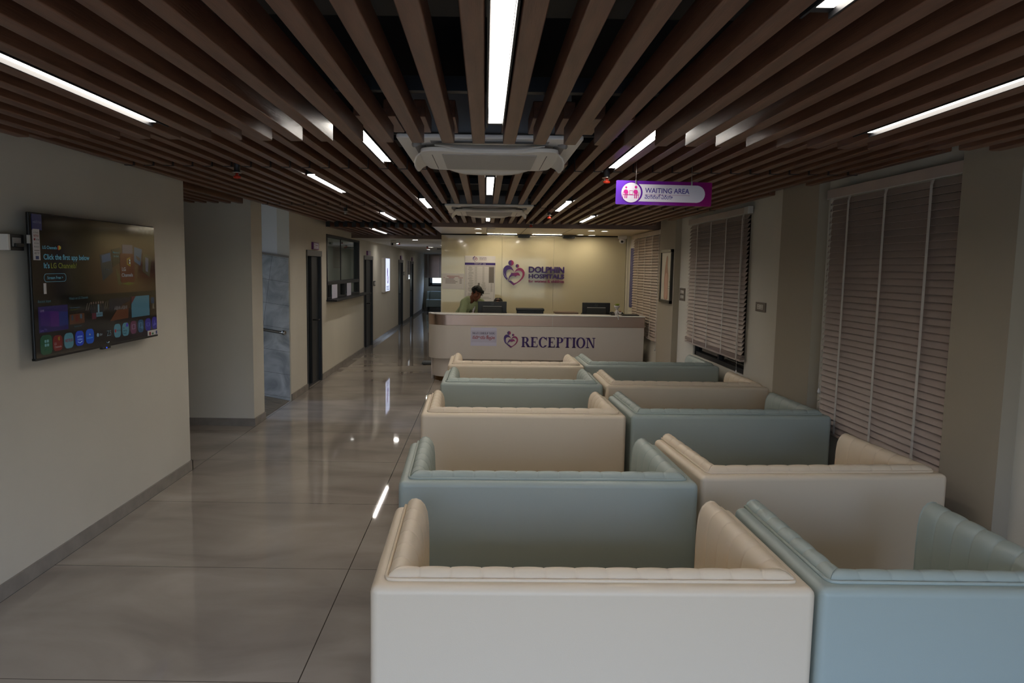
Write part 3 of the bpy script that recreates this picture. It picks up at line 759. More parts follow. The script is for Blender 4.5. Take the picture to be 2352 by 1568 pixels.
for s, hx in ((-1, -0.032), (1, 0.029)):
    mb.prism(disc(0.0065, 16, hx, 0.031), -0.0082, -0.007, 'Y')
    if s > 0: mb.prism(disc(0.0085, 16, hx, 0.034), -0.0081, -0.007, 'Y')
    mb.prism(smooth_poly([(hx - 0.014, 0.018), (hx + 0.012, 0.018), (hx + 0.014, -0.012), (hx - 0.016, -0.006)], 2), -0.0082, -0.007, 'Y')
    mb.prism([(hx - 0.008, -0.008), (hx - 0.002, -0.008), (hx - 0.002, -0.036), (hx - 0.008, -0.036)], -0.0082, -0.007, 'Y')
    mb.prism([(hx + 0.004, -0.008), (hx + 0.010, -0.008), (hx + 0.008, -0.036), (hx + 0.002, -0.036)], -0.0082, -0.007, 'Y')
mb.box(-0.052, -0.0082, -0.016, 0.048, -0.007, -0.012)
for x in (-0.052, 0.046): mb.box(x, -0.0082, -0.036, x + 0.003, -0.007, 0.002)
for a in ((-0.011, 0.013, 0.010, 0.0105), (-0.011, -0.0125, 0.010, -0.010), (-0.011, -0.0125, -0.0085, 0.013), (0.0085, -0.0125, 0.0105, 0.013)): mb.box(a[0], -0.0082, a[1], a[2], -0.007, a[3])
mb.move(Matrix.Translation((-0.205, 0, 0)))
obj('seated_figures', mb, M_pink, board)
M_signtext = mat('sign_text', '33208A', 0.3)
obj('lettering', text_mesh('WAITING AREA', 0.277, 0.030, 0.012), M_signtext, board, (-0.118, -0.0058, 0.001), R_S)
obj('rule', BX(-0.119, -0.0062, -0.011, 0.162, -0.0055, -0.0095), mat('sign_rule', 'A03C80', 0.3), board)
obj('telugu_lettering', text_mesh('వెయిటింగ్ ఏరియా', 0.176, 0.0235, 0.010), M_signtext, board, (-0.119, -0.0058, -0.0355), R_S)
for x, zz in ((-0.176, 0.33), (0.172, 0.33)):
    obj('clamp', BX(x - 0.005, -0.009, 0.052, x + 0.005, 0.009, 0.078), M_chrome, t, bevel=0.002)
    obj('cable', MB().tube([(x, 0, 0.07), (x - 0.003, 0, 0.25)], 0.0018, 6), M_chrome, t)

# ------------------------------------------------------------------ sofas
SOFA_H = 0.776
def lining(seq, along, L, n_ch, amp=0.0055):
    """a channel tufted pad: profile seq (t, z, nt, nz), swept; along(s, t, z) -> point"""
    rows = []
    for i in range(n_ch):
        for f in (0.0, 0.035, 0.10, 0.28, 0.5, 0.72, 0.90, 0.965):
            u = (i + f) / n_ch
            if i == 0 and f == 0.0: puff = 1.0
            else: puff = abs(math.sin(PI * f)) ** 0.35
            rows.append([along(u * L, t - nt * amp * (1 - puff), z - nz * amp * (1 - puff)) for t, z, nt, nz in seq])
    rows.append([along(L, t, z) for t, z, nt, nz in seq])
    return rows
def make_sofa(name, W, D, m, lab, cat='sofa', group=None):
    t = thing(name, lab, cat, group=group)
    A = 0.125
    U = [(0, 0), (W, 0), (W, D), (W - A, D), (W - A, A), (A, A), (A, D), (0, D)]
    obj('frame', MB().prism(U, 0.12, SOFA_H), m, t, bevel=0.028, seg=4)
    obj('front_rail', BX(A, 0.13, 0.12, W - A, D - 0.01, 0.29), m, t, bevel=0.015)
    n = 2
    for k in range(n):
        w = (W - 2 * A - 0.03) / n
        obj('seat_cushion', BX(A + 0.015 + k * w, 0.15, 0.285, A + 0.015 + (k + 1) * w - 0.004, D + 0.02, 0.445), m, t, bevel=0.035, seg=3)
    prof = [(0.050, SOFA_H - 0.012), (0.051, SOFA_H + 0.004), (0.057, SOFA_H + 0.018), (0.071, SOFA_H + 0.030), (0.090, SOFA_H + 0.033), (0.109, SOFA_H + 0.025), (0.126, SOFA_H + 0.006), (0.138, SOFA_H - 0.026), (0.144, SOFA_H - 0.075), (0.147, SOFA_H - 0.16), (0.148, 0.44)]
    seq = []
    for i, (a, z) in enumerate(prof):
        p0 = prof[max(i - 1, 0)]; p1 = prof[min(i + 1, len(prof) - 1)]
        dx, dz = p1[0] - p0[0], p1[1] - p0[1]; l = math.hypot(dx, dz)
        seq.append((a, z, -dz / l, dx / l) if True else None)
    seq = [(a, z, nt if i > 0 else 0, nz if i > 0 else 0) for i, (a, z, nt, nz) in enumerate(seq)]
    nb = max(6, round((W - 0.2) / 0.098))
    rows = lining(seq, lambda s, a, z: (min(max(0.05 + s, a), W - a), a, z), W - 0.1, nb)
    obj('back_pad', MB().grid(rows), m, t, smooth=True)
    na = max(4, round((D - 0.12) / 0.105))
    for side in (0, 1):
        fx = (lambda a: a) if side == 0 else (lambda a: W - a)
        rows = lining(seq, lambda s, a, z: (fx(a), max(0.05 + s, a), z), D - 0.052, na)
        mb = MB().grid(rows)
        last = rows[-1]; c = [(fx(0.05), D - 0.002, 0.44)]
        mb.add(last + c, [tuple(range(len(last) + 1))])
        obj('arm_pad', mb, m, t, smooth=True)
    zp = SOFA_H + 0.004; q = 0.046
    obj('piping', MB().tube([(q, D - 0.01, zp), (q, q + 0.03, zp), (q + 0.006, q + 0.012, zp), (q + 0.012, q + 0.004, zp), (q + 0.03, q, zp), (W - q - 0.03, q, zp), (W - q - 0.012, q + 0.004, zp), (W - q - 0.006, q + 0.012, zp), (W - q, q + 0.03, zp), (W - q, D - 0.01, zp)], 0.0065, 8), m, t, smooth=True)
    for x, y in ((0.08, 0.08), (W - 0.08, 0.08), (0.08, D - 0.08), (W - 0.08, D - 0.08)):
        obj('leg', MB().tube([(x, y, 0), (x, y, 0.125)], [0.018, 0.024], 10), M_metalblk, t, smooth=True)
    return t
def place(t, x, y, r, lab=None):
    t.location = (x, y, 0); t.rotation_euler = (0, 0, math.radians(r))
    if lab: t['label'] = lab
    return t
cream = make_sofa('waiting_sofa', 1.452, 0.80, M_cream, 'cream leatherette sofa nearest the camera, seen from behind at bottom centre', group='sofas in two columns of the waiting area')
place(cream, -0.357, 2.225, 1.0)
place(copy_tree(cream), -0.437, 4.985, 1.2, 'cream sofa in the left column between two sage sofas, third from the camera')
place(copy_tree(cream), -0.381, 7.565, 0.4, 'cream sofa in the left column directly in front of the reception counter')
place(copy_tree(cream), 1.088, 6.325, 0.3, 'cream sofa fourth in the right column, below the middle window blind')
teal = make_sofa('waiting_sofa', 1.452, 0.80, M_teal, 'sage green sofa second in the left column, right behind the nearest cream sofa', group='sofas in two columns of the waiting area')
place(teal, -0.400, 3.365, 1.6)
place(copy_tree(teal), -0.384, 6.362, -0.3, 'sage green sofa fourth in the left column, behind the middle cream sofa')
place(copy_tree(teal), 1.052, 5.03, 2.5, 'sage green sofa third in the right column, against the middle pillar')
place(copy_tree(teal), 1.086, 7.665, 1.2, 'sage green sofa last in the right column, under the middle blind')
small = make_sofa('waiting_sofa', 0.955, 0.82, M_teal, 'sage green sofa at the bottom right corner, cut by the picture edge', group='sofas in two columns of the waiting area')
place(small, 1.108, 2.255, 0.3)
mid = make_sofa('waiting_sofa', 1.30, 0.80, M_cream, 'cream sofa second in the right column, tucked between the nearest blind and the sage sofas', group='sofas in two columns of the waiting area')
place(mid, 1.10, 3.53, 4.0)

# corridor sofa with sloping arms
t = thing('corridor_sofa', 'sage green sofa with sloping arms at the far end of the corridor', 'sofa', (-2.40, 30.36, 0))
prof = [(0, 0.15), (0, 0.78), (-0.12, 0.785), (-0.20, 0.76), (-0.26, 0.68), (-0.30, 0.56), (-0.36, 0.47), (-0.70, 0.45), (-0.72, 0.15)]
for x in (0, 1.42): obj('arm', MB().prism(prof, x, x + 0.10, 'X'), M_teal, t, bevel=0.015)
obj('backrest', BX(0.10, -0.2, 0.2, 1.42, 0, 0.785), M_teal, t, bevel=0.03)
obj('seat', BX(0.10, -0.72, 0.15, 1.42, -0.2, 0.46), M_teal, t, bevel=0.03)
for x in (0.05, 1.40):
    obj('leg', MB().box(x, -0.68, 0, x + 0.04, -0.64, 0.15).box(x, -0.08, 0, x + 0.04, -0.04, 0.15).box(x, -0.68, 0.12, x + 0.04, -0.04, 0.15), M_metalblk, t)

# ------------------------------------------------------------------ window blinds on the right wall
def blind(name, y0, y1, zt, zb, tapes, lab, cords, stack=0, xs=2.572, white_end=True, sag=0.0):
    t = thing(name, lab, 'blind', (xs, y0, zt), group='wooden window blinds')
    L = y1 - y0
    obj('headrail', BX(-0.005, 0.03, -0.055, 0.044, L - 0.01, 0.0), M_tape, t, bevel=0.003)
    obj('valance', BX(-0.022, -0.02, -0.062, -0.008, L + 0.03, 0.004), M_blind, t, bevel=0.003)
    if white_end: obj('valance_end', BX(-0.024, -0.035, -0.064, 0.03, 0.07, 0.006), M_tape, t, bevel=0.003)
    obj('valance_edge', BX(-0.023, -0.02, -0.066, -0.007, L + 0.03, -0.061), M_tape, t)
    p = 0.0435; h = zt - zb; n = int((h - 0.09) / p)
    mb = MB(); tl = math.radians(57)
    c, s = math.cos(tl), math.sin(tl)
    def slat(z, tilt_c, tilt_s, dl=0.0, dr=0.0):
        w, th_ = 0.0262, 0.0014
        vs = []
        for y, dz in ((0.0, dl), (L, dr)):
            for a, b in ((-w, -th_), (w, -th_), (w, th_), (-w, th_)):
                vs.append((a * tilt_c + b * tilt_s * -1 + 0.006, y, z + dz + a * tilt_s + b * tilt_c))
        mb.add(vs, [(0, 1, 2, 3)[::-1], (4, 5, 6, 7), (0, 4, 5, 1)[::-1], (1, 5, 6, 2)[::-1], (2, 6, 7, 3)[::-1], (3, 7, 4, 0)[::-1]])
    for i in range(n):
        slat(-0.092 - i * p, c, s)
    for i in range(stack):
        slat(-0.092 - n * p + 0.012 - i * 0.008, 0.97, 0.24, -0.008 * i * 0.2, sag)
    obj('slats', mb, M_blind, t)
    zl = -0.092 - (n - 0.3) * p - (stack * 0.008)
    obj('bottom_rail', BX(-0.018, 0, zl - 0.016, 0.03, L, zl + 0.004), M_blind, t, bevel=0.003)
    for y in tapes:
        yy = y - y0
        mb = MB().add([(-0.006, yy - 0.012, -0.055), (-0.006, yy + 0.012, -0.055), (-0.0205, yy + 0.008, -0.10), (-0.0205, yy - 0.016, -0.10), (-0.0205, yy + 0.008, zl), (-0.0205, yy - 0.016, zl)], [(0, 1, 2, 3), (3, 2, 4, 5)])
        o = obj('ladder_tape', mb, M_tape, t); q = o.modifiers.new('s', 'SOLIDIFY'); q.thickness = 0.0015
        obj('lift_cord', MB().tube([(-0.008, yy + 0.03, -0.055), (-0.014, yy + 0.012, -0.10), (-0.016, yy + 0.012, zl)], 0.0012, 5), M_tape, t)
    for y, ln in cords:
        yy = y - y0
        obj('pull_cord', MB().tube([(-0.024, yy, -0.06), (-0.028, yy + 0.004, -ln * 0.5), (-0.028, yy, -ln)], 0.0014, 5), M_tape, t)
        obj('tassel', MB().lathe([(0.002, -ln + 0.004), (0.009, -ln - 0.012), (0.011, -ln - 0.028), (0.005, -ln - 0.038)], (-0.028, yy, 0), 10), M_ceramic, t, smooth=True)
blind('window_blind', 3.64, 5.46, 2.405, 0.60, (5.17, 4.70, 4.22, 3.78), 'largest wooden blind, on the right between two taupe pillars', ((5.42, 1.48), (5.39, 1.86)), 0, white_end=False)
blind('window_blind', 7.16, 9.16, 2.425, 0.90, (8.80, 8.28, 7.76, 7.28), 'middle wooden blind with a gap of dark glass under it', ((7.22, 1.62),), 5, sag=0.02)
blind('window_blind', 10.62, 12.62, 2.385, 0.70, (12.15, 11.65, 11.15, 10.72), 'farthest wooden blind, right of the reception counter', ((10.70, 1.75),), 0)
# corridor blind
t = thing('window_blind', 'grey slatted blind lowered over the far corridor window', 'blind', (-2.52, 30.44, 2.30), group='wooden window blinds')
mb = MB()
for i in range(24): mb.prism([(-0.014, -0.044 - i * 0.040), (-0.011, -0.044 - i * 0.040), (0.019, -0.001 - i * 0.040), (0.016, -0.001 - i * 0.040)], 0, 1.5, 'X')
obj('slats', mb, M_blind, t)
obj('headrail', BX(-0.02, -0.03, -0.0, 1.52, 0.03, 0.03), M_blind, t)
for x in (0.12, 0.62, 1.2): obj('ladder_tape', BX(x, -0.016, -0.96, x + 0.025, -0.013, 0.0), M_tape, t)

# ------------------------------------------------------------------ right wall: plates, picture, poster
def plate(name, y0, y1, z0, z1, kind, lab):
    t = thing(name, lab, 'switch' if kind == 'switch' else 'socket', (XR, y0, z0))
    w = y1 - y0; h = z1 - z0
    obj('plate', BX(-0.010, 0, 0, 0, w, h), M_plate, t, bevel=0.003)
    if kind == 'switch':
        for z in (0.22 * h - 0.005, 0.64 * h - 0.01):
            obj('rocker', BX(-0.014, w * 0.18, z, -0.009, w * 0.46, z + h * 0.24), M_switch, t, bevel=0.002)
            obj('rocker', BX(-0.014, w * 0.50, z, -0.009, w * 0.78, z + h * 0.24), M_switch, t, bevel=0.002)
    else:
        o = obj('socket_face', BX(-0.013, w * 0.22, h * 0.25, -0.009, w * 0.80, h * 0.78), M_switch, t, bevel=0.002)
        mb = MB()
        for y in (0.32, 0.62):
            mb.box(-0.0135, w * y, h * 0.60, -0.0128, w * (y + 0.04), h * 0.68).box(-0.0135, w * (y - 0.04), h * 0.36, -0.0128, w * y, h * 0.44).box(-0.0135, w * (y + 0.06), h * 0.36, -0.0128, w * (y + 0.10), h * 0.44)
        obj('pin_holes', mb, M_blkplastic, o)
plate('light_switch', 9.45, 9.70, 1.40, 1.565, 'switch', 'upright grey switch plate with two pairs of white rockers beside the framed picture pillar')
plate('wall_socket', 6.72, 6.965, 1.42, 1.508, 'socket', 'wide grey wall socket between the middle blind and the middle pillar')

t = thing('framed_picture', 'tall framed print of a standing peach figure on the far pillar', 'picture', (2.54, 9.80, 1.345))
w_, h_ = 0.60, 0.735
mb = MB().box(-0.035, 0, 0, 0, 0.035, h_).box(-0.035, w_ - 0.035, 0, 0, w_, h_).box(-0.035, 0, 0, 0, w_, 0.04).box(-0.035, 0, h_ - 0.04, 0, w_, h_)
obj('frame', mb, M_frame, t)
pr = obj('print', BX(-0.02, 0.03, 0.03, -0.004, w_ - 0.03, h_ - 0.03), M_pic, t)
fig = smooth_poly([(0.30, 0.64), (0.35, 0.66), (0.38, 0.60), (0.36, 0.52), (0.40, 0.44), (0.44, 0.36), (0.42, 0.26), (0.44, 0.10), (0.43, 0.045), (0.20, 0.045), (0.22, 0.16), (0.20, 0.30), (0.22, 0.44), (0.26, 0.54)], 2)
obj('figure', MB().prism([(w_ - a, b) for a, b in fig], -0.0212, -0.019, 'X'), M_peach, pr)
obj('figure_dress', MB().prism([(w_ - a, b) for a, b in smooth_poly([(0.26, 0.40), (0.38, 0.42), (0.41, 0.30), (0.40, 0.05), (0.25, 0.05), (0.24, 0.22)], 2)], -0.0225, -0.0205, 'X'), M_peachlt, pr)
obj('small_print', MB().box(-0.0215, 0.08, 0.20, -0.0195, 0.16, 0.205).box(-0.0215, 0.08, 0.23, -0.0195, 0.15, 0.235).box(-0.0215, 0.09, 0.28, -0.0195, 0.105, 0.31), M_inkgrey, pr)

t = thing('blue_poster', 'tall indigo poster with a white head panel, half behind the farthest blind', 'poster', (2.612, 12.50, 1.125))
pb = obj('sheet', BX(0, 0, 0, 0.004, 0.58, 1.20), M_bluepost, t)
obj('head_panel', BX(-0.001, 0, 1.05, 0.0005, 0.58, 1.20), M_paper, t)
obj('red_label', BX(-0.002, 0.10, 1.035, -0.0005, 0.26, 1.06), M_inkred, t)
rr = random.Random(3); mb = MB()
for i in range(46):
    z = 1.01 - i * 0.0215
    for c0, c1 in ((0.05, 0.20), (0.27, 0.36), (0.40, 0.52)):
        mb.box(-0.001, c0 + rr.random() * 0.02, z, 0.0003, c1 - rr.random() * 0.05, z + 0.009)
obj('text_rows', mb, mat('poster_text', '8F8FAE', 0.6), t)

# ------------------------------------------------------------------ emblem and serif letters
def emblem(parent, x, y, z, H, depth=0.006, dark=False):
    """two heads over a heart that holds a leaping dolphin; x is the heart's tip, z its foot, facing -Y"""
    k = H / 890.0
    def T(pts): return [(x + (a - 560) * k, z + (1035 - b) * k) for a, b in pts]
    left = [(585, 572), (560, 520), (520, 450), (470, 390), (420, 350), (350, 330), (280, 345), (225, 395), (195, 450), (180, 550), (190, 640), (215, 720), (255, 780), (320, 845), (355, 800), (310, 730), (290, 650), (290, 590), (305, 530), (345, 485), (400, 470), (460, 475), (520, 505), (560, 545)]
    right = [(585, 572), (610, 520), (650, 465), (710, 425), (780, 415), (850, 435), (905, 490), (940, 570), (940, 650), (915, 730), (870, 800), (790, 880), (690, 950), (610, 1000), (560, 1035), (470, 965), (355, 870), (395, 862), (440, 880), (445, 855), (520, 905), (575, 955), (660, 930), (750, 860), (820, 780), (860, 700), (870, 620), (850, 560), (800, 515), (740, 505), (680, 515), (620, 550)]
    dol = [(440, 585), (490, 595), (540, 595), (620, 585), (680, 578), (730, 590), (760, 625), (770, 655), (790, 688), (760, 690), (700, 680), (665, 690), (640, 720), (595, 735), (612, 700), (570, 705), (530, 698), (480, 712), (430, 750), (402, 800), (392, 820), (425, 855), (390, 842), (335, 860), (370, 822), (385, 780), (400, 720), (430, 670), (465, 630), (462, 605)]
    mb = MB()
    mb.prism(T(left), y - depth, y, 'Y').prism(T(right), y - depth, y, 'Y').prism(T(dol), y - depth * 1.01, y, 'Y')
    o = obj('emblem_heart', mb, M_logo, parent)
    for cx, cy, r in ((457, 247, 97), (680, 350, 62)):
        obj('emblem_head', MB().prism(T(disc(r, 28, cx, cy)), y - depth, y, 'Y'), M_logodot, parent)
    hl = [(200, 500), (215, 590), (250, 670), (300, 740), (330, 800), (300, 770), (245, 700), (205, 610)]
    obj('emblem_highlight', MB().prism(T(hl), y - depth * 1.15, y - depth * 0.5, 'Y'), mat('emblem_pale', '8E84B8', 0.35) if 'emblem_pale' not in MATS else MATS['emblem_pale'], parent)
    return o
def ring(cx, cy, rx, ry, tx, ty, a0=0, a1=360, n=28):
    out = [(cx + rx * math.cos(math.radians(a0 + (a1 - a0) * i / n)), cy + ry * math.sin(math.radians(a0 + (a1 - a0) * i / n))) for i in range(n + 1)]
    inn = [(cx + (rx - tx) * math.cos(math.radians(a0 + (a1 - a0) * i / n)), cy + (ry - ty) * math.sin(math.radians(a0 + (a1 - a0) * i / n))) for i in range(n + 1)]
    return [[out[i], out[i + 1], inn[i + 1], inn[i]] for i in range(n)]
def serif(text, T=0.20, t=0.075):
    """bold serif capitals of height 1; returns polygons and the advance"""
    P = []; X = 0.0
    def R(x0, y0, x1, y1): P.append([(X + x0, y0), (X + x1, y0), (X + x1, y1), (X + x0, y1)])
    def Q(*pts): P.append([(X + a, b) for a, b in pts])
    def stem(x, T=T, top=True, bot=True):
        R(x, 0, x + T, 1)
        if bot: R(x - 0.075, 0, x + T + 0.075, t)
        if top: R(x - 0.075, 1 - t, x + T + 0.075, 1)
    for ch in text:
        if ch == ' ': X += 0.32; continue
        if ch == 'I': stem(0.09); adv = 0.38
        elif ch == 'T':
            stem(0.27, top=False); R(0, 1 - t, 0.74, 1); Q((0, 1), (0.06, 1), (0.03, 0.74), (0, 0.74)); Q((0.74, 1), (0.68, 1), (0.71, 0.74), (0.74, 0.74)); adv = 0.78
        elif ch == 'E':
            stem(0.09); R(0.2, 1 - t, 0.66, 1); R(0.2, 0, 0.68, t); R(0.2, 0.48, 0.48, 0.48 + t)
            Q((0.66, 1), (0.58, 1), (0.62, 0.74), (0.66, 0.74)); Q((0.68, 0), (0.58, 0), (0.65, 0.28), (0.69, 0.28)); Q((0.48, 0.36), (0.44, 0.36), (0.42, 0.52), (0.48, 0.68)); adv = 0.76
        elif ch == 'L':
            stem(0.09); R(0.2, 0, 0.66, t); Q((0.66, 0), (0.56, 0), (0.63, 0.3), (0.67, 0.3)); adv = 0.72
        elif ch in 'PR':
            stem(0.09); R(0.2, 1 - t, 0.42, 1); R(0.2, 0.44, 0.42, 0.44 + t)
            for q in ring(0.40, 0.72, 0.30, 0.28, 0.20, t, -90, 90, 14): Q(*q)
            adv = 0.72
            if ch == 'R':
                Q((0.36, 0.47), (0.56, 0.47), (0.80, t), (0.60, 0)); R(0.60, 0, 0.88, t); adv = 0.86
        elif ch == 'C':
            for q in ring(0.43, 0.5, 0.42, 0.53, 0.20, 0.08, 38, 322, 28): Q(*q)
            Q((0.80, 1.0), (0.74, 1.0), (0.70, 0.84), (0.76, 0.66), (0.80, 0.66)); Q((0.80, 0.24), (0.76, 0.24), (0.62, 0.02), (0.74, 0.10)); adv = 0.86
        elif ch == 'O':
            for q in ring(0.44, 0.5, 0.44, 0.53, 0.20, 0.075, 0, 360, 36): Q(*q)
            adv = 0.92
        elif ch == 'N':
            R(0.11, 0, 0.11 + t, 1); R(0, 0, 0.30, t); R(0, 1 - t, 0.26, 1); R(0.72, 0, 0.72 + t, 1); R(0.60, 1 - t, 0.90, 1)
            Q((0.11, 1), (0.33, 1), (0.795, 0), (0.66, 0)); adv = 0.92
        elif ch == 'H':
            stem(0.09); stem(0.60); R(0.25, 0.47, 0.62, 0.47 + t); adv = 0.92
        elif ch == 'M':
            R(0.12, 0, 0.12 + t, 1); R(0, 0, 0.28, t); R(0, 1 - t, 0.3, 1); stem(0.80, top=False); R(0.80, 1 - t, 1.08, 1)
            Q((0.12, 1), (0.34, 1), (0.60, 0.12), (0.50, 0.0)); Q((0.84, 1), (0.80, 1), (0.50, 0.0), (0.58, 0.06)); adv = 1.12
        elif ch == 'A':
            Q((0.08, 0), (0.08 + t, 0), (0.44, 0.9), (0.38, 1)); Q((0.38, 1), (0.46, 1), (0.84, 0), (0.60, 0)); R(0.22, 0.28, 0.62, 0.28 + t); R(0, 0, 0.26, t); R(0.52, 0, 0.92, t); adv = 0.92
        elif ch == 'Y':
            R(0.32, 0, 0.52, 0.46); R(0.24, 0, 0.60, t); Q((0.06, 1), (0.28, 1), (0.52, 0.42), (0.34, 0.42)); Q((0.78, 1), (0.70, 1), (0.44, 0.42), (0.52, 0.42)); R(0, 1 - t, 0.36, 1); R(0.58, 1 - t, 0.86, 1); adv = 0.86
        elif ch == 'U':
            R(0.09, 0.3, 0.29, 1); R(0, 1 - t, 0.38, 1); R(0.70, 0.3, 0.70 + t, 1); R(0.58, 1 - t, 0.88, 1)
            for q in ring(0.43, 0.32, 0.345, 0.34, 0.14, 0.09, 180, 360, 16): Q(*q)
            adv = 0.90
        else: adv = 0.4
        X += adv + 0.03
    return P, X - 0.03
def serif_obj(name, text, x, y, z, w, h, m, parent, depth=0.006):
    P, adv = serif(text); mb = MB()
    for p in P: mb.prism([(x + a * w / adv, z + b * h) for a, b in p], y - depth, y, 'Y')
    return obj(name, mb, m, parent)

# ------------------------------------------------------------------ reception counter
CX, CYc, CR, YFc = -0.57, 11.60, 0.32, 11.28
def dshape(r, x1, yb, front=None, n=18):
    """outline of the counter: straight front, round left end; r is the radius of the end"""
    pts = [(x1, CYc - r)]
    for i in range(n + 1):
        a = math.radians(270 - 90 * i / n); pts.append((CX + r * math.cos(a), CYc + r * math.sin(a)))
    pts += [(x1, CYc)]
    return pts
ctr = thing('reception_counter', 'long white reception counter with rounded left end and RECEPTION lettering', 'counter', (0, 0, 0))
obj('front_panel', MB().prism(dshape(CR, 2.505, 0), 0.36, 0.895), M_counter, ctr, bevel=0.006)
obj('metal_band', MB().prism(dshape(CR + 0.004, 2.508, 0), 0.893, 1.058), M_bronze, ctr, bevel=0.004)
obj('band_joint', BX(1.066, YFc - 0.006, 0.895, 1.071, YFc, 1.056), M_chrome, ctr)
obj('countertop', MB().prism(dshape(CR + 0.010, 2.515, 0), 1.058, 1.074), M_ctop, ctr, bevel=0.005)
obj('toe_panel', MB().prism(dshape(CR - 0.06, 2.47, 0), 0.07, 0.36), M_counter, ctr, bevel=0.004)
obj('kick_plate', MB().prism(dshape(CR - 0.095, 2.45, 0), 0.0, 0.07), M_kick, ctr)
desk = obj('work_desk', BX(-0.85, 11.60, 0.72, 2.5, 12.20, 0.75), M_counter, ctr, bevel=0.004)
obj('desk_end', BX(2.46, 11.61, 0.0, 2.5, 12.2, 0.72), M_counter, ctr)
obj('desk_end', BX(-0.85, 11.61, 0.0, -0.81, 12.2, 0.72), M_counter, ctr)
emblem(ctr, 0.421, YFc, 0.553, 0.262)
serif_obj('lettering', 'RECEPTION', 0.586, YFc, 0.566, 1.163, 0.160, M_purple, ctr)

# notice stuck on the counter
t = thing('help_notice', 'white MAY I HELP YOU notice stuck on the counter front', 'notice', (-0.21, YFc - 0.001, 0.576))
pb = obj('sheet', BX(0, -0.003, 0, 0.408, 0, 0.288), M_paperlil, t)
obj('inner_sheet', BX(0.01, -0.004, 0.055, 0.405, -0.0025, 0.24), mat('pale_lilac', 'BDB9CC', 0.5), pb)
serif_obj('lettering', 'MAY I HELP YOU', 0.028, -0.004, 0.183, 0.355, 0.030, mat('navy_ink', '2B2C50', 0.5), pb, 0.001)
obj('telugu_lettering', text_mesh('సహాయ కేందం', 0.350, 0.046, 0.016), M_inkred, pb, (0.030, -0.0052, 0.112), R_S)
obj('telugu_hook', MB().tube([(0.292, -0.005, 0.108), (0.288, -0.005, 0.098), (0.300, -0.005, 0.092), (0.318, -0.005, 0.100), (0.328, -0.005, 0.112)], 0.0035, 6), M_inkred, pb)

# sign on the reception glass
YW = 13.285
t = thing('wall_sign', 'purple and magenta DOLPHIN HOSPITALS sign with heart emblem on the reception glass', 'sign', (0, YW, 0))
emblem(t, 0.527, -0.018, 1.480, 0.462, 0.010)
obj('lettering', text_mesh('DOLPHIN', 0.648, 0.103, 0.030, 0.025), M_purple, t, (0.799, -0.020, 1.722), R_S)
obj('lettering', text_mesh('HOSPITALS', 0.650, 0.075, 0.026, 0.025), M_purple, t, (0.799, -0.020, 1.616), R_S)
obj('tagline', text_mesh('for women & children', 0.648, 0.050, 0.006, 0.02), M_magenta, t, (0.799, -0.020, 1.540), R_S)

# tariff board
t = thing('tariff_board', 'tall white TARIFF LIST board with purple band behind the green blazer', 'poster', (-0.369, YW, 1.12))
w_, h_ = 0.557, 0.888
pb = obj('board', BX(0, -0.012, 0, w_, 0, h_), M_paper, t, bevel=0.002)
obj('purple_band', BX(0.0, -0.0135, 0.722, w_, -0.0115, 0.764), mat('band_purple', '3A2470', 0.4), pb)
obj('lettering', text_mesh('TARIFF LIST - 2026', 0.21, 0.020, 0.006), M_paper, pb, (0.172, -0.0145, 0.733), R_S)
emblem(pb, 0.185, -0.012, 0.785, 0.10, 0.002)
obj('logo_text', text_mesh('DOLPHIN', 0.125, 0.021, 0.012), M_purple, pb, (0.268, -0.0135, 0.842), R_S)
obj('logo_text', text_mesh('HOSPITALS', 0.125, 0.016, 0.012), M_purple, pb, (0.268, -0.0135, 0.820), R_S)
obj('logo_text', text_mesh('for women & children', 0.125, 0.010, 0.006), M_magenta, pb, (0.268, -0.0135, 0.805), R_S)
rr = random.Random(11); mb = MB(); mg = MB(); ml = MB()
ml.box(0.022, -0.0128, 0.03, 0.026, -0.0115, 0.705).box(0.535, -0.0128, 0.03, 0.539, -0.0115, 0.705).box(0.022, -0.0128, 0.70, 0.539, -0.0115, 0.705)
for i in range(29):
    z = 0.685 - i * 0.0158
    a = 0.06 + rr.random() * 0.05
    mb.box(0.055 + rr.random() * 0.03, -0.0128, z, 0.165 - rr.random() * 0.045, -0.0115, z + 0.0042)
    mb.box(0.185, -0.0128, z, 0.200, -0.0115, z + 0.0052).box(0.205, -0.0128, z, 0.222, -0.0115, z + 0.0052)
    if i < 18: mb.box(0.325, -0.0128, z, 0.342, -0.0115, z + 0.005).box(0.345, -0.0128, z, 0.358, -0.0115, z + 0.005)
    else: mb.box(0.30 + rr.random() * 0.03, -0.0128, z, 0.40 - rr.random() * 0.03, -0.0115, z + 0.005).box(0.475, -0.0128, z, 0.51, -0.0115, z + 0.005)
    ml.box(0.026, -0.0123, z - 0.004, 0.535, -0.0115, z - 0.0033)
for i in range(6): mb.box(0.06, -0.0128, 0.20 - i * 0.022, 0.30 + rr.random() * 0.2, -0.0115, 0.2055 - i * 0.022)
for x in (0.17, 0.24, 0.44): ml.box(x, -0.0123, 0.22, x + 0.001, -0.0115, 0.70)
mg.box(0.442, -0.0128, 0.40, 0.534, -0.0115, 0.69).box(0.241, -0.0128, 0.345, 0.277, -0.0115, 0.398)
obj('text_rows', mb, M_inkgrey, pb); obj('table_lines', ml, M_inkgrey, pb); obj('grey_cells', mg, mat('table_grey', '77706C', 0.7), pb)

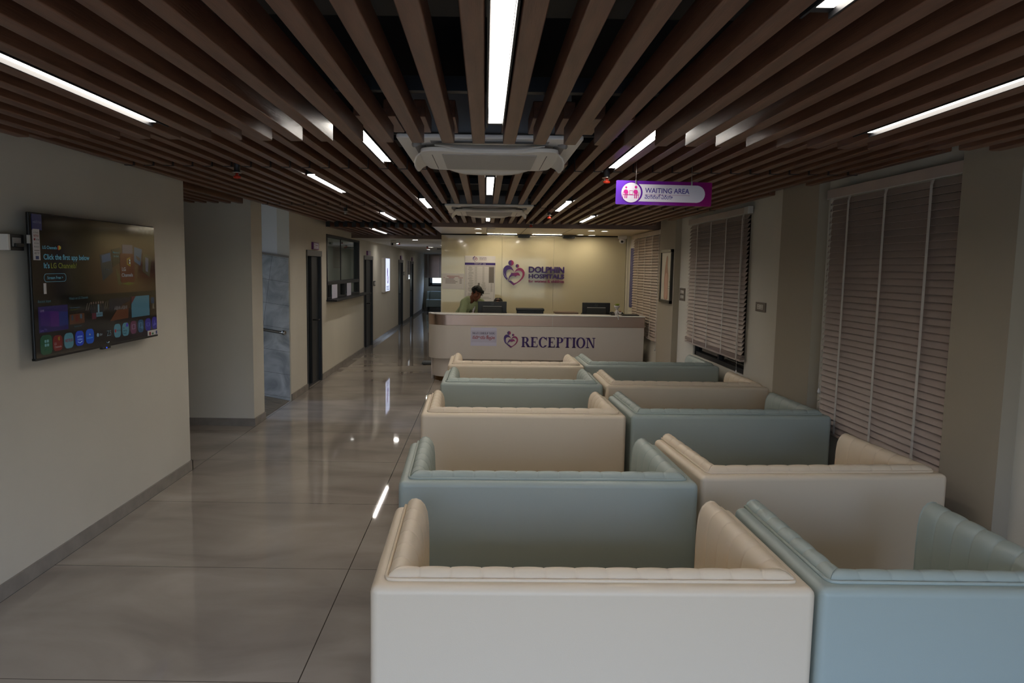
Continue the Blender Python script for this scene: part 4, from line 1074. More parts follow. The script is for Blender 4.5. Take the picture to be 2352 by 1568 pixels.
t = thing('doctor_notice', 'white paper notice with four printed lines left of the tariff board', 'notice', (-0.779, YW, 1.398))
pb = obj('sheet', BX(0, -0.004, 0, 0.40, 0, 0.284), M_paper, t)
mb = MB(); mr = MB()
mr.box(0.085, -0.0048, 0.232, 0.315, -0.0038, 0.240).box(0.115, -0.0048, 0.203, 0.225, -0.0038, 0.212).box(0.29, -0.0048, 0.203, 0.38, -0.0038, 0.210).box(0.02, -0.0048, 0.203, 0.045, -0.0038, 0.209)
for i, l in enumerate((0.155, 0.18, 0.225, 0.19)):
    z = 0.178 - i * 0.0245
    mb.box(0.03, -0.0048, z, 0.036, -0.0038, z + 0.009).box(0.055, -0.0048, z, 0.055 + l, -0.0038, z + 0.010).box(0.315, -0.0048, z, 0.357, -0.0038, z + 0.010)
obj('text_rows', mb, M_inkgrey, pb); obj('red_text', mr, M_inkred, pb)

# things on and behind the counter
def monitor(x, y, zb, zt, w, lab, r=0.0):
    t = thing('computer_monitor', lab, 'monitor', (x, y, 0.75), math.radians(r), group='monitors on the reception desk')
    h = zt - zb
    cs = obj('casing', BX(-w / 2, -0.02, zb - 0.75, w / 2, 0.02, zt - 0.75), M_blkplastic, t, bevel=0.006)
    obj('screen', BX(-w / 2 + 0.012, 0.0195, zb - 0.735, w / 2 - 0.012, 0.0215, zt - 0.765), M_darkglass, t)
    obj('rear_bulge', BX(-w * 0.36, -0.045, zb - 0.75 + 0.02, w * 0.36, -0.015, zt - 0.75 - 0.095), M_dkplastic, t, bevel=0.012)
    obj('silver_strip', BX(-w * 0.33, -0.047, zt - 0.75 - 0.089, w * 0.33, -0.018, zt - 0.75 - 0.077), M_silver, t, bevel=0.003)
    mb = MB()
    for q in ring(0, zt - 0.75 - 0.040, 0.024, 0.024, 0.003, 0.003): mb.prism(q, -0.0215, -0.0198, 'Y')
    lg = obj('maker_mark', mb, M_dkmark, t)
    obj('mark_letters', text_mesh('hp', 0.024, 0.020, 0.0), M_dkmark, t, (-0.012, -0.0212, zt - 0.75 - 0.047), R_S)
    obj('stand', MB().box(-0.03, -0.03, 0.01, 0.03, 0.0, zb - 0.75 + 0.04).box(-0.12, -0.09, 0.0, 0.12, 0.09, 0.012), M_blkplastic, t, bevel=0.004)
monitor(0.13, 12.05, 0.93, 1.240, 0.478, 'left black monitor, in front of the person in the green blazer')
monitor(1.862, 12.05, 0.93, 1.243, 0.462, 'right black monitor, beside the white figure planter')
t = thing('printer', 'black printer between the two monitors', 'printer', (0.535, 11.78, 0.75))
obj('body', BX(0, 0, 0, 0.43, 0.26, 0.36), M_blkplastic, t, bevel=0.012)
obj('lid', BX(-0.012, -0.005, 0.352, 0.442, 0.26, 0.393), M_blkplastic, t, bevel=0.008)
obj('front_slot', MB().box(0.08, -0.004, 0.335, 0.35, 0.002, 0.345).box(0.10, -0.006, 0.30, 0.33, 0.002, 0.322), M_metalblk, t)
t = thing('document_tray', 'flat black tray at the right end of the counter', 'tray', (2.17, 11.36, 1.074))
obj('tray', BX(0, 0, 0, 0.27, 0.2, 0.016), M_blkplastic, t, bevel=0.005)
t = thing('telephone', 'low black desk telephone behind the white figure planter', 'telephone', (2.00, 11.40, 1.074))
obj('base', MB().prism([(0, 0), (0.16, 0), (0.16, 0.03), (0, 0.012)], 0, 0.07, 'X'), M_blkplastic, t, bevel=0.004)
obj('handset', MB().tube([(0.0, 0.02, 0.03), (0.035, 0.05, 0.045), (0.035, 0.12, 0.045), (0.0, 0.15, 0.032)], 0.012, 8), M_blkplastic, t, smooth=True)
# seated figure planter with dangling leg
t = thing('figure_planter', 'white ceramic seated figure planter with a bowl head, dangling a leg over the counter edge', 'planter', (2.075, YFc + 0.005, 1.074))
obj('bowl_head', MB().lathe([(0.014, 0.105), (0.022, 0.112), (0.036, 0.130), (0.043, 0.150), (0.044, 0.162), (0.038, 0.162), (0.034, 0.148)], (-0.006, 0.0, 0), 22), M_ceramic, t, smooth=True)
mb = MB().sphere((0, 0.012, 0.058), (0.025, 0.022, 0.045), 14, 10).tube([(-0.002, 0.01, 0.095), (-0.005, 0.004, 0.112)], [0.012, 0.012], 10)
mb.tube([(-0.022, 0.012, 0.08), (-0.034, 0.006, 0.05), (-0.024, -0.008, 0.010)], [0.008, 0.008, 0.007], 8).tube([(0.02, 0.01, 0.08), (0.036, -0.005, 0.060), (0.045, -0.012, 0.05)], [0.008, 0.008, 0.007], 8)
mb.tube([(-0.010, 0.0, 0.018), (-0.008, -0.03, 0.020), (0.010, -0.036, -0.02), (0.014, -0.037, -0.045)], [0.013, 0.012, 0.010, 0.008], 10).tube([(0.010, 0.0, 0.018), (0.012, -0.026, 0.020), (0.018, -0.030, -0.010), (0.022, -0.034, -0.03)], [0.013, 0.012, 0.010, 0.008], 10)
mb.sphere((0.016, -0.044, -0.050), (0.008, 0.014, 0.008), 10, 6)
obj('body', mb, M_ceramic, t, smooth=True)
obj('held_pot', MB().lathe([(0.014, 0.028), (0.023, 0.036), (0.026, 0.066), (0.022, 0.066), (0.020, 0.05)], (0.046, -0.008, 0), 18), M_ceramic, t, smooth=True)
rr = random.Random(5); mb = MB(); mr = MB()
for i in range(46):
    a = rr.random() * 2 * PI; e_ = rr.random() ** 0.6 * 1.1
    d = Vector((math.sin(e_) * math.cos(a), math.sin(e_) * math.sin(a), math.cos(e_)))
    p0 = Vector((-0.006, 0, 0.150)); L = 0.035 + 0.018 * rr.random()
    mb.tube([p0 + d * 0.008, p0 + d * L * 0.6, p0 + d * L + Vector((0, 0, 0.006))], [0.004, 0.006, 0.001], 6)
obj('green_succulent', mb, M_leaf, t, smooth=True)
for i in range(16):
    a = rr.random() * 2 * PI; e_ = rr.random() * 1.3
    d = Vector((math.sin(e_) * math.cos(a), math.sin(e_) * math.sin(a), math.cos(e_) * 0.7)); p0 = Vector((0.046, -0.008, 0.062))
    mr.tube([p0, p0 + d * 0.014, p0 + d * 0.028], [0.003, 0.006, 0.001], 6)
obj('red_succulent', mr, M_redleaf, t, smooth=True)
# chairs behind the desk, a low cabinet
for x, y, hb, r, lab in ((1.86, 12.50, 1.105, 176, 'black office chair peeking out left of the right monitor'), (2.24, 12.92, 1.05, 185, 'black office chair at the right end behind the counter')):
    t = thing('office_chair', lab, 'chair', (x, y, 0), math.radians(r)); fill_chair(t, hb)
t = thing('office_chair', 'black office chair of the seated person behind the left monitor', 'chair', (0.215, 12.74, 0), math.radians(3)); fill_chair(t, 1.06)
t = thing('low_cabinet', 'low pale cabinet with brown top against the reception glass, left of the right monitor', 'cabinet', (1.28, 12.98, 0))
obj('body', BX(0, 0, 0, 0.40, 0.29, 0.99), M_counter, t, bevel=0.004)
obj('top', BX(-0.01, -0.01, 0.99, 0.41, 0.29, 1.02), M_fascia, t, bevel=0.004)
t = thing('floor_scale', 'flat dark platform on the floor beside the rounded counter end', 'scale', (-1.137, 13.18, 0))
obj('platform', BX(0, 0, 0.012, 0.30, 0.28, 0.05), M_mat, t, bevel=0.006)
for x, y in ((0.03, 0.03), (0.27, 0.03), (0.03, 0.25), (0.27, 0.25)): obj('foot', MB().tube([(x, y, 0), (x, y, 0.014)], 0.015, 8), M_blkplastic, t)

# ------------------------------------------------------------------ corridor wall: door plates, lit poster, switch
def door_plate(y0, y1, z0, z1, lab, d=0.03):
    t = thing('door_sign', lab, 'sign', (XL, y0, z0), group='door number signs')
    w = y1 - y0; h = z1 - z0
    pb = obj('plate', BX(0, 0, 0, d, w, h), mat('plate_violet', '7A3D80', 0.3) if 'plate_violet' not in MATS else MATS['plate_violet'], t, bevel=0.003)
    obj('white_face', BX(d - 0.001, w * 0.12, h * 0.14, d + 0.002, w * 0.88, h * 0.86), M_paperlil, pb)
    obj('print', MB().box(d + 0.0015, w * 0.35, h * 0.52, d + 0.003, w * 0.75, h * 0.62).box(d + 0.0015, w * 0.2, h * 0.3, d + 0.003, w * 0.3, h * 0.4).box(d + 0.0015, w * 0.2, h * 0.62, d + 0.003, w * 0.3, h * 0.72).box(d + 0.0015, w * 0.35, h * 0.3, d + 0.003, w * 0.6, h * 0.36), M_magenta, pb)
door_plate(10.70, 11.06, 2.03, 2.135, 'purple edged door sign above the nearest dark door')
door_plate(15.65, 16.06, 2.025, 2.12, 'purple edged door sign above the second dark door')
door_plate(21.85, 22.2, 2.0, 2.12, 'small door sign above the third dark door')
door_plate(25.2, 25.5, 1.99, 2.11, 'small door sign above the farthest dark door')
t = thing('light_box', 'upright white lit poster box on the corridor wall', 'light box', (XL, 17.92, 1.145))
bx_ = obj('frame', BX(0, 0, 0, 0.06, 1.11, 0.865), M_ac, t, bevel=0.006)
pf = obj('lit_face', BX(0.06, 0.34, 0.02, 0.063, 1.09, 0.845), M_lightbox, t)
fig = smooth_poly([(0.62, 0.60), (0.70, 0.62), (0.74, 0.52), (0.72, 0.42), (0.82, 0.36), (0.80, 0.22), (0.66, 0.20), (0.58, 0.30), (0.62, 0.44), (0.58, 0.52)], 2)
obj('figure', MB().prism(fig, 0.063, 0.0645, 'X'), glow('lit_violet', '7A5AA8', 0.7), pf)
obj('figure_shirt', MB().prism(smooth_poly([(0.64, 0.42), (0.72, 0.40), (0.74, 0.28), (0.62, 0.26)], 1), 0.0645, 0.066, 'X'), glow('lit_pale', 'D8C8F0', 0.9), pf)
obj('print_lines', MB().box(0.063, 0.45, 0.13, 0.065, 0.95, 0.145).box(0.063, 0.45, 0.09, 0.065, 0.9, 0.105).box(0.063, 0.45, 0.05, 0.065, 0.98, 0.065), glow('lit_print', '565A80', 0.5), pf)
def small_switch(y, z, lab):
    t = thing('light_switch', lab, 'switch', (XL, y, z))
    obj('plate', BX(0, 0, 0, 0.012, 0.26, 0.11), M_blkplastic, t, bevel=0.002)
    obj('rocker', BX(0.011, 0.06, 0.02, 0.016, 0.20, 0.09), M_switch, t, bevel=0.002)
small_switch(16.62, 1.345, 'dark corridor switch between the second door and the lit poster')
small_switch(22.75, 1.52, 'tiny dark switch beyond the third door')
t = thing('corridor_notice', 'narrow printed panel on the wall between the two far doors', 'notice', (XL, 23.55, 1.35))  # a printed notice panel fixed to the wall
obj('panel', BX(0, 0, 0, 0.02, 0.95, 0.66), M_paper, t)
mb = MB()
for i in range(12): mb.box(0.02, 0.25, 0.60 - i * 0.036, 0.022, 0.75, 0.618 - i * 0.036)
obj('text_rows', mb, M_ink, t)
obj('glowing_sheet', BX(0.02, 0.5, 0.03, 0.023, 0.9, 0.17), glow('sheet_glow', 'D8E0E8', 0.6), t)  # paper with its own glow added, so it looks brightly lit

# ------------------------------------------------------------------ television
tv = thing('television', 'large wall mounted television with a lit app menu on the left wall', 'television', (-2.47, 3.948, 1.250))
TW, TH = 1.49, 0.815
obj('frame', MB().box(-0.018, 0, 0, 0.0, TW, TH), M_blkplastic, tv, bevel=0.005)
obj('rear_case', BX(-0.065, 0.16, 0.06, -0.015, TW - 0.12, 0.56), M_dkplastic, tv, bevel=0.01)
obj('wall_bracket', BX(-0.085, 0.45, 0.2, -0.06, TW - 0.45, 0.5), M_metalblk, tv)
obj('bottom_bezel', BX(-0.02, 0, 0, 0.004, TW, 0.014), M_blkplastic, tv, bevel=0.002)
obj('sensor_bump', BX(-0.02, 0.70, -0.014, 0.004, 0.80, 0.002), M_blkplastic, tv, bevel=0.004)
obj('standby_lamp', MB().sphere((0.004, 0.745, -0.006), 0.005, 8, 6), glow('standby_blue', '4060FF', 1.0), tv)
def screen_mat():
    m = bpy.data.materials.new('television_screen'); m.use_nodes = True; n = m.node_tree; b = n.nodes['Principled BSDF']
    t = n.nodes.new('ShaderNodeTexCoord'); s = n.nodes.new('ShaderNodeSeparateXYZ'); n.links.new(t.outputs['Object'], s.inputs[0])
    def mm(op, a, b_=None, c=None):
        q = n.nodes.new('ShaderNodeMath'); q.operation = op
        for i, v in enumerate((a, b_, c)):
            if v is None: continue
            if isinstance(v, (int, float)): q.inputs[i].default_value = v
            else: n.links.new(v, q.inputs[i])
        return q.outputs[0]
    dy = mm('MULTIPLY', mm('SUBTRACT', s.outputs['Y'], 1.10), 1.5); dz = mm('MULTIPLY', mm('SUBTRACT', s.outputs['Z'], 0.42), 2.4)
    d = mm('SQRT', mm('ADD', mm('MULTIPLY', dy, dy), mm('MULTIPLY', dz, dz)))
    r = n.nodes.new('ShaderNodeValToRGB'); n.links.new(d, r.inputs[0])
    el = r.color_ramp.elements; el[0].position = 0.0; el[0].color = rgb('3A2A16'); el[1].position = 0.95; el[1].color = rgb('060605')
    k = el.new(0.35); k.color = rgb('2C1A10')
    up = mm('GREATER_THAN', s.outputs['Z'], 0.345)
    mx = n.nodes.new('ShaderNodeMixRGB'); n.links.new(up, mx.inputs[0]); mx.inputs[1].default_value = rgb('0A0A09'); n.links.new(r.outputs[0], mx.inputs[2])
    n.links.new(mx.outputs[0], b.inputs['Emission Color']); b.inputs['Emission Strength'].default_value = 0.6
    b.inputs['Base Color'].default_value = (0.004, 0.004, 0.004, 1); b.inputs['Roughness'].default_value = 0.08
    return m
scr = obj('screen', BX(0.0, 0.006, 0.014, 0.0016, TW - 0.006, TH - 0.006), screen_mat(), tv)
LAY = [0]
def ui(name, poly, col, s=1.0, d=None):
    LAY[0] += 1
    x = 0.0018 + (LAY[0] % 7) * 0.00012 if d is None else d
    return obj(name, MB().prism(poly, 0.0015, x, 'X'), glow('screen_' + col, col, s), scr)
def rect(a, b, c, d_): return [(a, b), (c, b), (c, d_), (a, d_)]
def uitext(body, y, z, w, h, col, bold=0.0, x=0.0034):
    return obj('caption', text_mesh(body, w, h, bold), glow('screen_' + col, col, 1.0), scr, (x, y, z), R_E)
CY = '43707E'
uitext('LG Channels', 0.108, 0.619, 0.135, 0.017, CY, 0.008)
uitext('Click the first app below', 0.113, 0.560, 0.470, 0.030, CY, 0.012)
uitext("It's", 0.113, 0.511, 0.052, 0.030, CY, 0.012)
uitext('LG Channels!', 0.178, 0.511, 0.258, 0.030, '4F5420', 0.010)
ui('icon_tile', [(0.254, 0.618), (0.268, 0.614), (0.268, 0.643), (0.254, 0.638)], '6A2A18'); ui('icon_tile', [(0.266, 0.616), (0.286, 0.622), (0.286, 0.636), (0.266, 0.642)], '6E6620')
mb = MB()
o_ = rounded(0.214, 0.047, 0.022, 6, 0.218, 0.457); i_ = rounded(0.210, 0.043, 0.020, 6, 0.218, 0.457)
for k in range(len(o_)): mb.prism([o_[k], o_[(k + 1) % len(o_)], i_[(k + 1) % len(o_)], i_[k]], 0.0015, 0.0024, 'X')
obj('button_outline', mb, glow('screen_' + CY, CY), scr)
uitext('Stream Free >', 0.139, 0.449, 0.152, 0.017, CY, 0.006)
uitext('Recent Input', 0.043, 0.319, 0.120, 0.016, '2C474C', 0.004); uitext('Watch on LG Channels', 0.344, 0.324, 0.205, 0.015, '2C474C', 0.004)
ui('live_tile', rect(0.043, 0.151, 0.326, 0.297), '15103C'); ui('live_tile', [(0.06, 0.19), (0.235, 0.175), (0.235, 0.262), (0.06, 0.275)], '241045'); ui('live_tile', [(0.15, 0.18), (0.235, 0.175), (0.235, 0.262), (0.15, 0.268)], '30104A'); ui('live_tile', [(0.235, 0.175), (0.325, 0.18), (0.325, 0.255), (0.235, 0.262)], '0E1C4C')
ui('live_badge', rect(0.054, 0.262, 0.098, 0.287), '3A0C1C'); uitext('LIVE', 0.060, 0.268, 0.033, 0.012, '6A5A70'); uitext('Live TV', 0.051, 0.158, 0.063, 0.014, '4A4070')
ui('small_poster', rect(0.343, 0.176, 0.502, 0.236), '3A2012'); ui('small_poster', rect(0.405, 0.19, 0.435, 0.228), '401412'); ui('small_poster', rect(0.360, 0.20, 0.380, 0.23), '1C2630'); ui('small_poster', rect(0.455, 0.205, 0.475, 0.232), '2A3C46')
uitext('Click the first app below', 0.352, 0.272, 0.105, 0.007, '35525C'); uitext("It's LG Channels!", 0.352, 0.260, 0.075, 0.007, '454818'); uitext('Sponsored', 0.385, 0.157, 0.080, 0.010, '2C474C')
for k in range(6):
    y = 0.585 + 0.028 * k
    ui('show_figure', disc(0.008, 12, y, 0.292), '4A3C34'); ui('show_figure', [(y - 0.010, 0.228), (y + 0.010, 0.228), (y + 0.008, 0.281), (y - 0.008, 0.281)], '4A6068' if k == 3 else '16181C')
ui('show_title', rect(0.590, 0.190, 0.637, 0.228), '3C1420'); ui('show_title', rect(0.640, 0.202, 0.715, 0.230), '3C5660'); uitext('ON AIR', 0.647, 0.212, 0.055, 0.009, '28181C')
for a in (0.52, 0.545, 0.742, 0.768): ui('light_ray', [(a, 0.25), (a + 0.004, 0.25), (a + 0.024, 0.295), (a + 0.020, 0.295)], '4A443C')
ui('banner', rect(0.805, 0.236, 1.089, 0.310), '14141C'); ui('banner', [(0.805, 0.163), (1.05, 0.167), (1.06, 0.235), (0.90, 0.232)], '40200E'); ui('banner', [(0.97, 0.262), (1.089, 0.290), (1.089, 0.236), (0.93, 0.240)], '2A1A10')
uitext('ABHI-ABHI', 0.862, 0.232, 0.174, 0.024, '5A5450', 0.004)
ui('blue_tile', rect(1.101, 0.166, 1.370, 0.313), '2E525E'); ui('blue_tile', [(1.101, 0.313), (1.165, 0.313), (1.101, 0.262)], '38101A', 1.0, 0.0030)
ui('last_poster', rect(1.382, 0.160, 1.482, 0.312), '241C10'); ui('last_poster', rect(1.40, 0.25, 1.45, 0.295), '1A2A3A'); ui('last_poster', [(1.42, 0.21), (1.45, 0.21), (1.44, 0.25), (1.425, 0.25)], '4A4438')
apps = [(0.103, 0.081, 0.111, '0F3826'), (0.212, 0.080, 0.093, '4E1012'), (0.325, 0.083, 0.095, '365E68'), (0.440, 0.085, 0.092, '0E2C86'), (0.555, 0.087, 0.093, '0E3A88'),
        (0.896, 0.092, 0.089, '365E68'), (1.007, 0.092, 0.091, '365E68'), (1.119, 0.096, 0.088, '442034'), (1.228, 0.097, 0.087, '14364A'), (1.341, 0.099, 0.087, '1C1860'), (1.444, 0.103, 0.078, '1C1860')]
for y, z, s_, c in apps: ui('app_icon', rounded(s_, 0.091 if s_ < 0.11 else 0.111, 0.030, 5, y, z), c, 1.0, 0.0024)
for a, b in ((-1, -1), (1, -1), (-1, 1), (1, 1)): ui('app_glyph', rounded(0.017, 0.016, 0.004, 3, 0.106 + a * 0.011, 0.090 + b * 0.011), '4A6E6E', 1.0, 0.0030)
uitext('APPS', 0.086, 0.048, 0.040, 0.011, '1E4A3A'); uitext('LG', 0.176, 0.072, 0.022, 0.013, '7A6A6A'); uitext('Channels', 0.176, 0.053, 0.070, 0.012, '7A6A6A')
ui('app_glyph', [(0.215, 0.098), (0.232, 0.092), (0.232, 0.118), (0.215, 0.112)], '5E4A14', 1.0, 0.0030)
uitext('NETFLIX', 0.285, 0.076, 0.080, 0.017, '5A1018', 0.02); uitext('prime', 0.413, 0.091, 0.056, 0.014, '6A86B8', 0.008); uitext('video', 0.413, 0.073, 0.056, 0.014, '6A86B8', 0.008)
obj('app_glyph', MB().tube([(0.0028, 0.415, 0.066), (0.0028, 0.440, 0.057), (0.0028, 0.466, 0.066)], 0.002, 6), glow('screen_6A86B8', '6A86B8'), scr)
uitext('hotstar', 0.520, 0.073, 0.070, 0.011, '3A7AB8'); ui('app_glyph', [(0.548, 0.098), (0.555, 0.102), (0.562, 0.098), (0.555, 0.094)], '9A9A50', 1.0, 0.0030)
uitext('tv', 0.668, 0.078, 0.034, 0.020, '6A7276', 0.004); ui('app_glyph', disc(0.012, 16, 0.648, 0.086), '5A7280', 1.0, 0.0030); uitext('Z5', 0.755, 0.068, 0.056, 0.036, '4A5A5E')
ui('app_glyph', rounded(0.022, 0.020, 0.005, 3, 0.869, 0.093), '701820', 1.0, 0.0030); uitext('YouTube', 0.883, 0.087, 0.052, 0.013, '182428', 0.01)
for k, wd in enumerate(('LG', 'Gaming', 'Portal')): uitext(wd, 0.972, 0.098 - 0.019 * k, (0.018, 0.052, 0.042)[k], 0.012, '122026', 0.006)
ui('app_glyph', [(1.012, 0.105), (1.022, 0.111), (1.034, 0.111), (1.040, 0.105), (1.044, 0.128), (1.030, 0.133), (1.016, 0.130)], '30207A', 1.0, 0.0030)
def outline(poly, w, col):
    mb = MB(); n = len(poly); cx = sum(p[0] for p in poly) / n; cz = sum(p[1] for p in poly) / n
    q = [(cx + (a - cx) * w, cz + (b - cz) * w) for a, b in poly]
    for k in range(n): mb.prism([poly[k], poly[(k + 1) % n], q[(k + 1) % n], q[k]], 0.0015, 0.0031, 'X')
    return obj('app_glyph', mb, glow('screen_' + col, col), scr)
outline(rounded(0.044, 0.032, 0.004, 3, 1.119, 0.100), 0.86, '6E6070'); outline(rounded(0.040, 0.036, 0.004, 3, 1.226, 0.104), 0.88, '4E7080'); outline(disc(0.010, 16, 1.246, 0.084), 0.8, '4E7080')
outline(rounded(0.046, 0.026, 0.010, 4, 1.341, 0.100), 0.84, '4A4A88'); outline(disc(0.008, 12, 1.436, 0.090), 0.5, '4A4A88'); outline(disc(0.008, 12, 1.460, 0.094), 0.5, '4A4A88'); ui('app_glyph', rect(1.443, 0.09, 1.446, 0.122), '4A4A88', 1.0, 0.003)
# fan of cards
for poly, c in (([(0.708, 0.596), (0.839, 0.613), (0.865, 0.486), (0.736, 0.428)], '0E1A22'), ([(0.730, 0.590), (0.836, 0.612), (0.845, 0.56), (0.735, 0.545)], '16304A'), ([(0.855, 0.631), (0.969, 0.649), (0.981, 0.556), (0.867, 0.517)], '101410'), (rect(1.001, 0.600, 1.144, 0.670), '3A3640'), ([(1.02, 0.60), (1.075, 0.60), (1.07, 0.668), (1.03, 0.668)], '241A1A'),
                ([(1.169, 0.658), (1.285, 0.644), (1.252, 0.527), (1.162, 0.558)], '24384A'), ([(1.19, 0.60), (1.25, 0.58), (1.245, 0.556), (1.20, 0.575)], '2A1E18'), ([(1.293, 0.618), (1.432, 0.593), (1.389, 0.442), (1.283, 0.487)], '2A281C'), ([(1.33, 0.59), (1.38, 0.58), (1.365, 0.48), (1.33, 0.49)], '40424A')):
    ui('poster_card', poly, c)
ui('beam', [(0.90, 0.52), (0.96, 0.46), (0.98, 0.40), (0.93, 0.40)], '33301A', 1.0, 0.0019); ui('beam', [(1.16, 0.54), (1.22, 0.53), (1.19, 0.40), (1.15, 0.41)], '3A2A18', 1.0, 0.0019)
uitext('Memory of', 0.873, 0.608, 0.085, 0.014, '33585E', 0.01, 0.0036); uitext('the Stars', 0.878, 0.584, 0.070, 0.014, '33585E', 0.01, 0.0036)
uitext('Prime', 0.775, 0.497, 0.045, 0.012, '2A3A44', 0.0, 0.0036)
ui('poster_card', rounded(0.196, 0.196, 0.02, 5, 1.062, 0.512), '38140E', 1.0, 0.0031); ui('poster_card', [(1.055, 0.535), (1.105, 0.520), (1.105, 0.588), (1.055, 0.575)], '5A4C12', 1.0, 0.0034); ui('poster_card', [(1.068, 0.543), (1.096, 0.535), (1.096, 0.573), (1.068, 0.567)], '38140E', 1.0, 0.0036)
for z in (0.546, 0.564): ui('poster_card', rect(1.088, z - 0.006, 1.102, z + 0.006), '7A9090', 1.0, 0.0038)
uitext('LG', 0.985, 0.492, 0.050, 0.024, '6A7478', 0.008, 0.0038); uitext('Channels', 0.978, 0.452, 0.155, 0.024, '6A7478', 0.006, 0.0038)
ui('floor_glow', [(0.98, 0.405), (1.07, 0.415), (1.17, 0.405), (1.07, 0.393)], '3C4014')
for y in (1.25, 1.314, 1.379, 1.441): ui('corner_icon', disc(0.022, 18, y, 0.776), '1C1E18', 1.0, 0.00168); ui('corner_icon', disc(0.009, 14, y, 0.777), '3A4044', 1.0, 0.00175); ui('corner_icon', disc(0.006, 14, y, 0.777), '1C1E18', 1.0, 0.00182)
obj('chevron', MB().tube([(0.003, 0.75, 0.030), (0.003, 0.766, 0.022), (0.003, 0.782, 0.030)], 0.0012, 5), glow('screen_' + CY, CY), scr)
# stickers on the glass
obj('sticker', BX(0.0016, 0.021, 0.720, 0.0042, 0.108, 0.806), mat('blue_sticker', '1A2470', 0.4), tv)
obj('sticker_text', text_mesh('webOS Hub', 0.074, 0.014, 0.0), mat('sticker_text', '8088B0', 0.5), tv, (0.0046, 0.028, 0.757), R_E)
st = obj('sticker', BX(0.0016, 0.023, 0.555, 0.0044, 0.083, 0.725), M_paper, tv)
obj('sticker_text', text_mesh('NETFLIX', 0.045, 0.011, 0.02), M_inkred, tv, (0.0048, 0.030, 0.683), R_E)
obj('sticker_text', text_mesh('YouTube', 0.032, 0.009, 0.01), M_ink, tv, (0.0048, 0.045, 0.664), R_E); obj('sticker_mark', BX(0.004, 0.030, 0.663, 0.0049, 0.043, 0.674), M_inkred, tv)
obj('sticker_text', text_mesh('prime video', 0.044, 0.007, 0.0), M_ink, tv, (0.0048, 0.030, 0.645), R_E); obj('sticker_text', text_mesh('Bluetooth', 0.044, 0.008, 0.0), M_ink, tv, (0.0048, 0.030, 0.625), R_E)
obj('sticker_text', text_mesh('AI ThinQ', 0.044, 0.008, 0.0), M_ink, tv, (0.0048, 0.030, 0.702), R_E); obj('sticker_text', text_mesh('HD TV', 0.046, 0.010, 0.01), M_ink, tv, (0.0048, 0.030, 0.588), R_E); obj('sticker_mark', BX(0.004, 0.040, 0.560, 0.0049, 0.068, 0.578), mat('sticker_navy', '2A3A70', 0.5), tv)
obj('sticker_mark', BX(0.004, 0.030, 0.606, 0.0049, 0.076, 0.610), M_inkgrey, tv)
obj('barcode_label', BX(0.0016, 0.103, 0.367, 0.0036, 0.125, 0.427), M_paper, tv)
en = obj('energy_label', BX(0.0016, 1.330, 0.015, 0.0044, 1.484, 0.052), M_paper, tv)
obj('energy_mark', MB().prism(disc(0.014, 16, 1.362, 0.030), 0.0044, 0.0052, 'X'), M_inkred, tv); obj('energy_mark', BX(0.0044, 1.392, 0.020, 0.0052, 1.418, 0.034), mat('label_green', '2E7A44', 0.5), tv); obj('energy_mark', BX(0.0044, 1.455, 0.020, 0.0052, 1.476, 0.044), mat('label_blue', '30407A', 0.5), tv)
t = thing('socket_box', 'white power box with black face beside the left edge of the television', 'socket', (XL, 3.80, 1.855))
obj('box', BX(0, 0, 0, 0.065, 0.02, 0.085), M_ac, t, bevel=0.003)
obj('black_face', BX(0, 0.02, 0.0, 0.060, 0.14, 0.085), M_blkplastic, t, bevel=0.003)
obj('socket_insert', BX(0.058, 0.04, 0.02, 0.064, 0.11, 0.068), M_acdark, t, bevel=0.002)
obj('plug', BX(0.06, 0.05, 0.018, 0.075, 0.12, 0.038), M_blkplastic, t, bevel=0.004)
obj('tab', BX(-0.012, -0.006, 0.645, 0.003, 0.004, 0.69), M_tape, tv)

# ------------------------------------------------------------------ people behind the counter
def remesh(name, mb, m, parent, vox, sm=4, it=0.5):
    """one continuous skin over overlapping volumes"""
    me = bpy.data.meshes.new(name); me.from_pydata(mb.v, [], mb.f); me.update()
    bm = bmesh.new(); bm.from_mesh(me); bmesh.ops.recalc_face_normals(bm, faces=bm.faces); bm.to_mesh(me); bm.free()
    o = bpy.data.objects.new(name, me); COL.objects.link(o)
    r = o.modifiers.new('r', 'REMESH'); r.mode = 'VOXEL'; r.voxel_size = vox
    s = o.modifiers.new('s', 'SMOOTH'); s.iterations = sm; s.factor = it
    new = bpy.data.meshes.new_from_object(o.evaluated_get(bpy.context.evaluated_depsgraph_get()))
    bpy.data.objects.remove(o); bpy.data.meshes.remove(me)
    for p in new.polygons: p.use_smooth = True
    new.name = name
    return obj(name, new, m, parent)
def chain(mb, pts, rad, step=0.35):
    """a tapering limb of overlapping balls through the joints"""
    for i in range(len(pts) - 1):
        a, b = Vector(pts[i]), Vector(pts[i + 1]); ra, rb = rad[i], rad[i + 1]
        n = max(2, int((b - a).length / (min(ra, rb) * step)))
        for k in range(n + 1):
            f = k / n; mb.sphere(a.lerp(b, f), ra + (rb - ra) * f, 12, 8)
    return mb
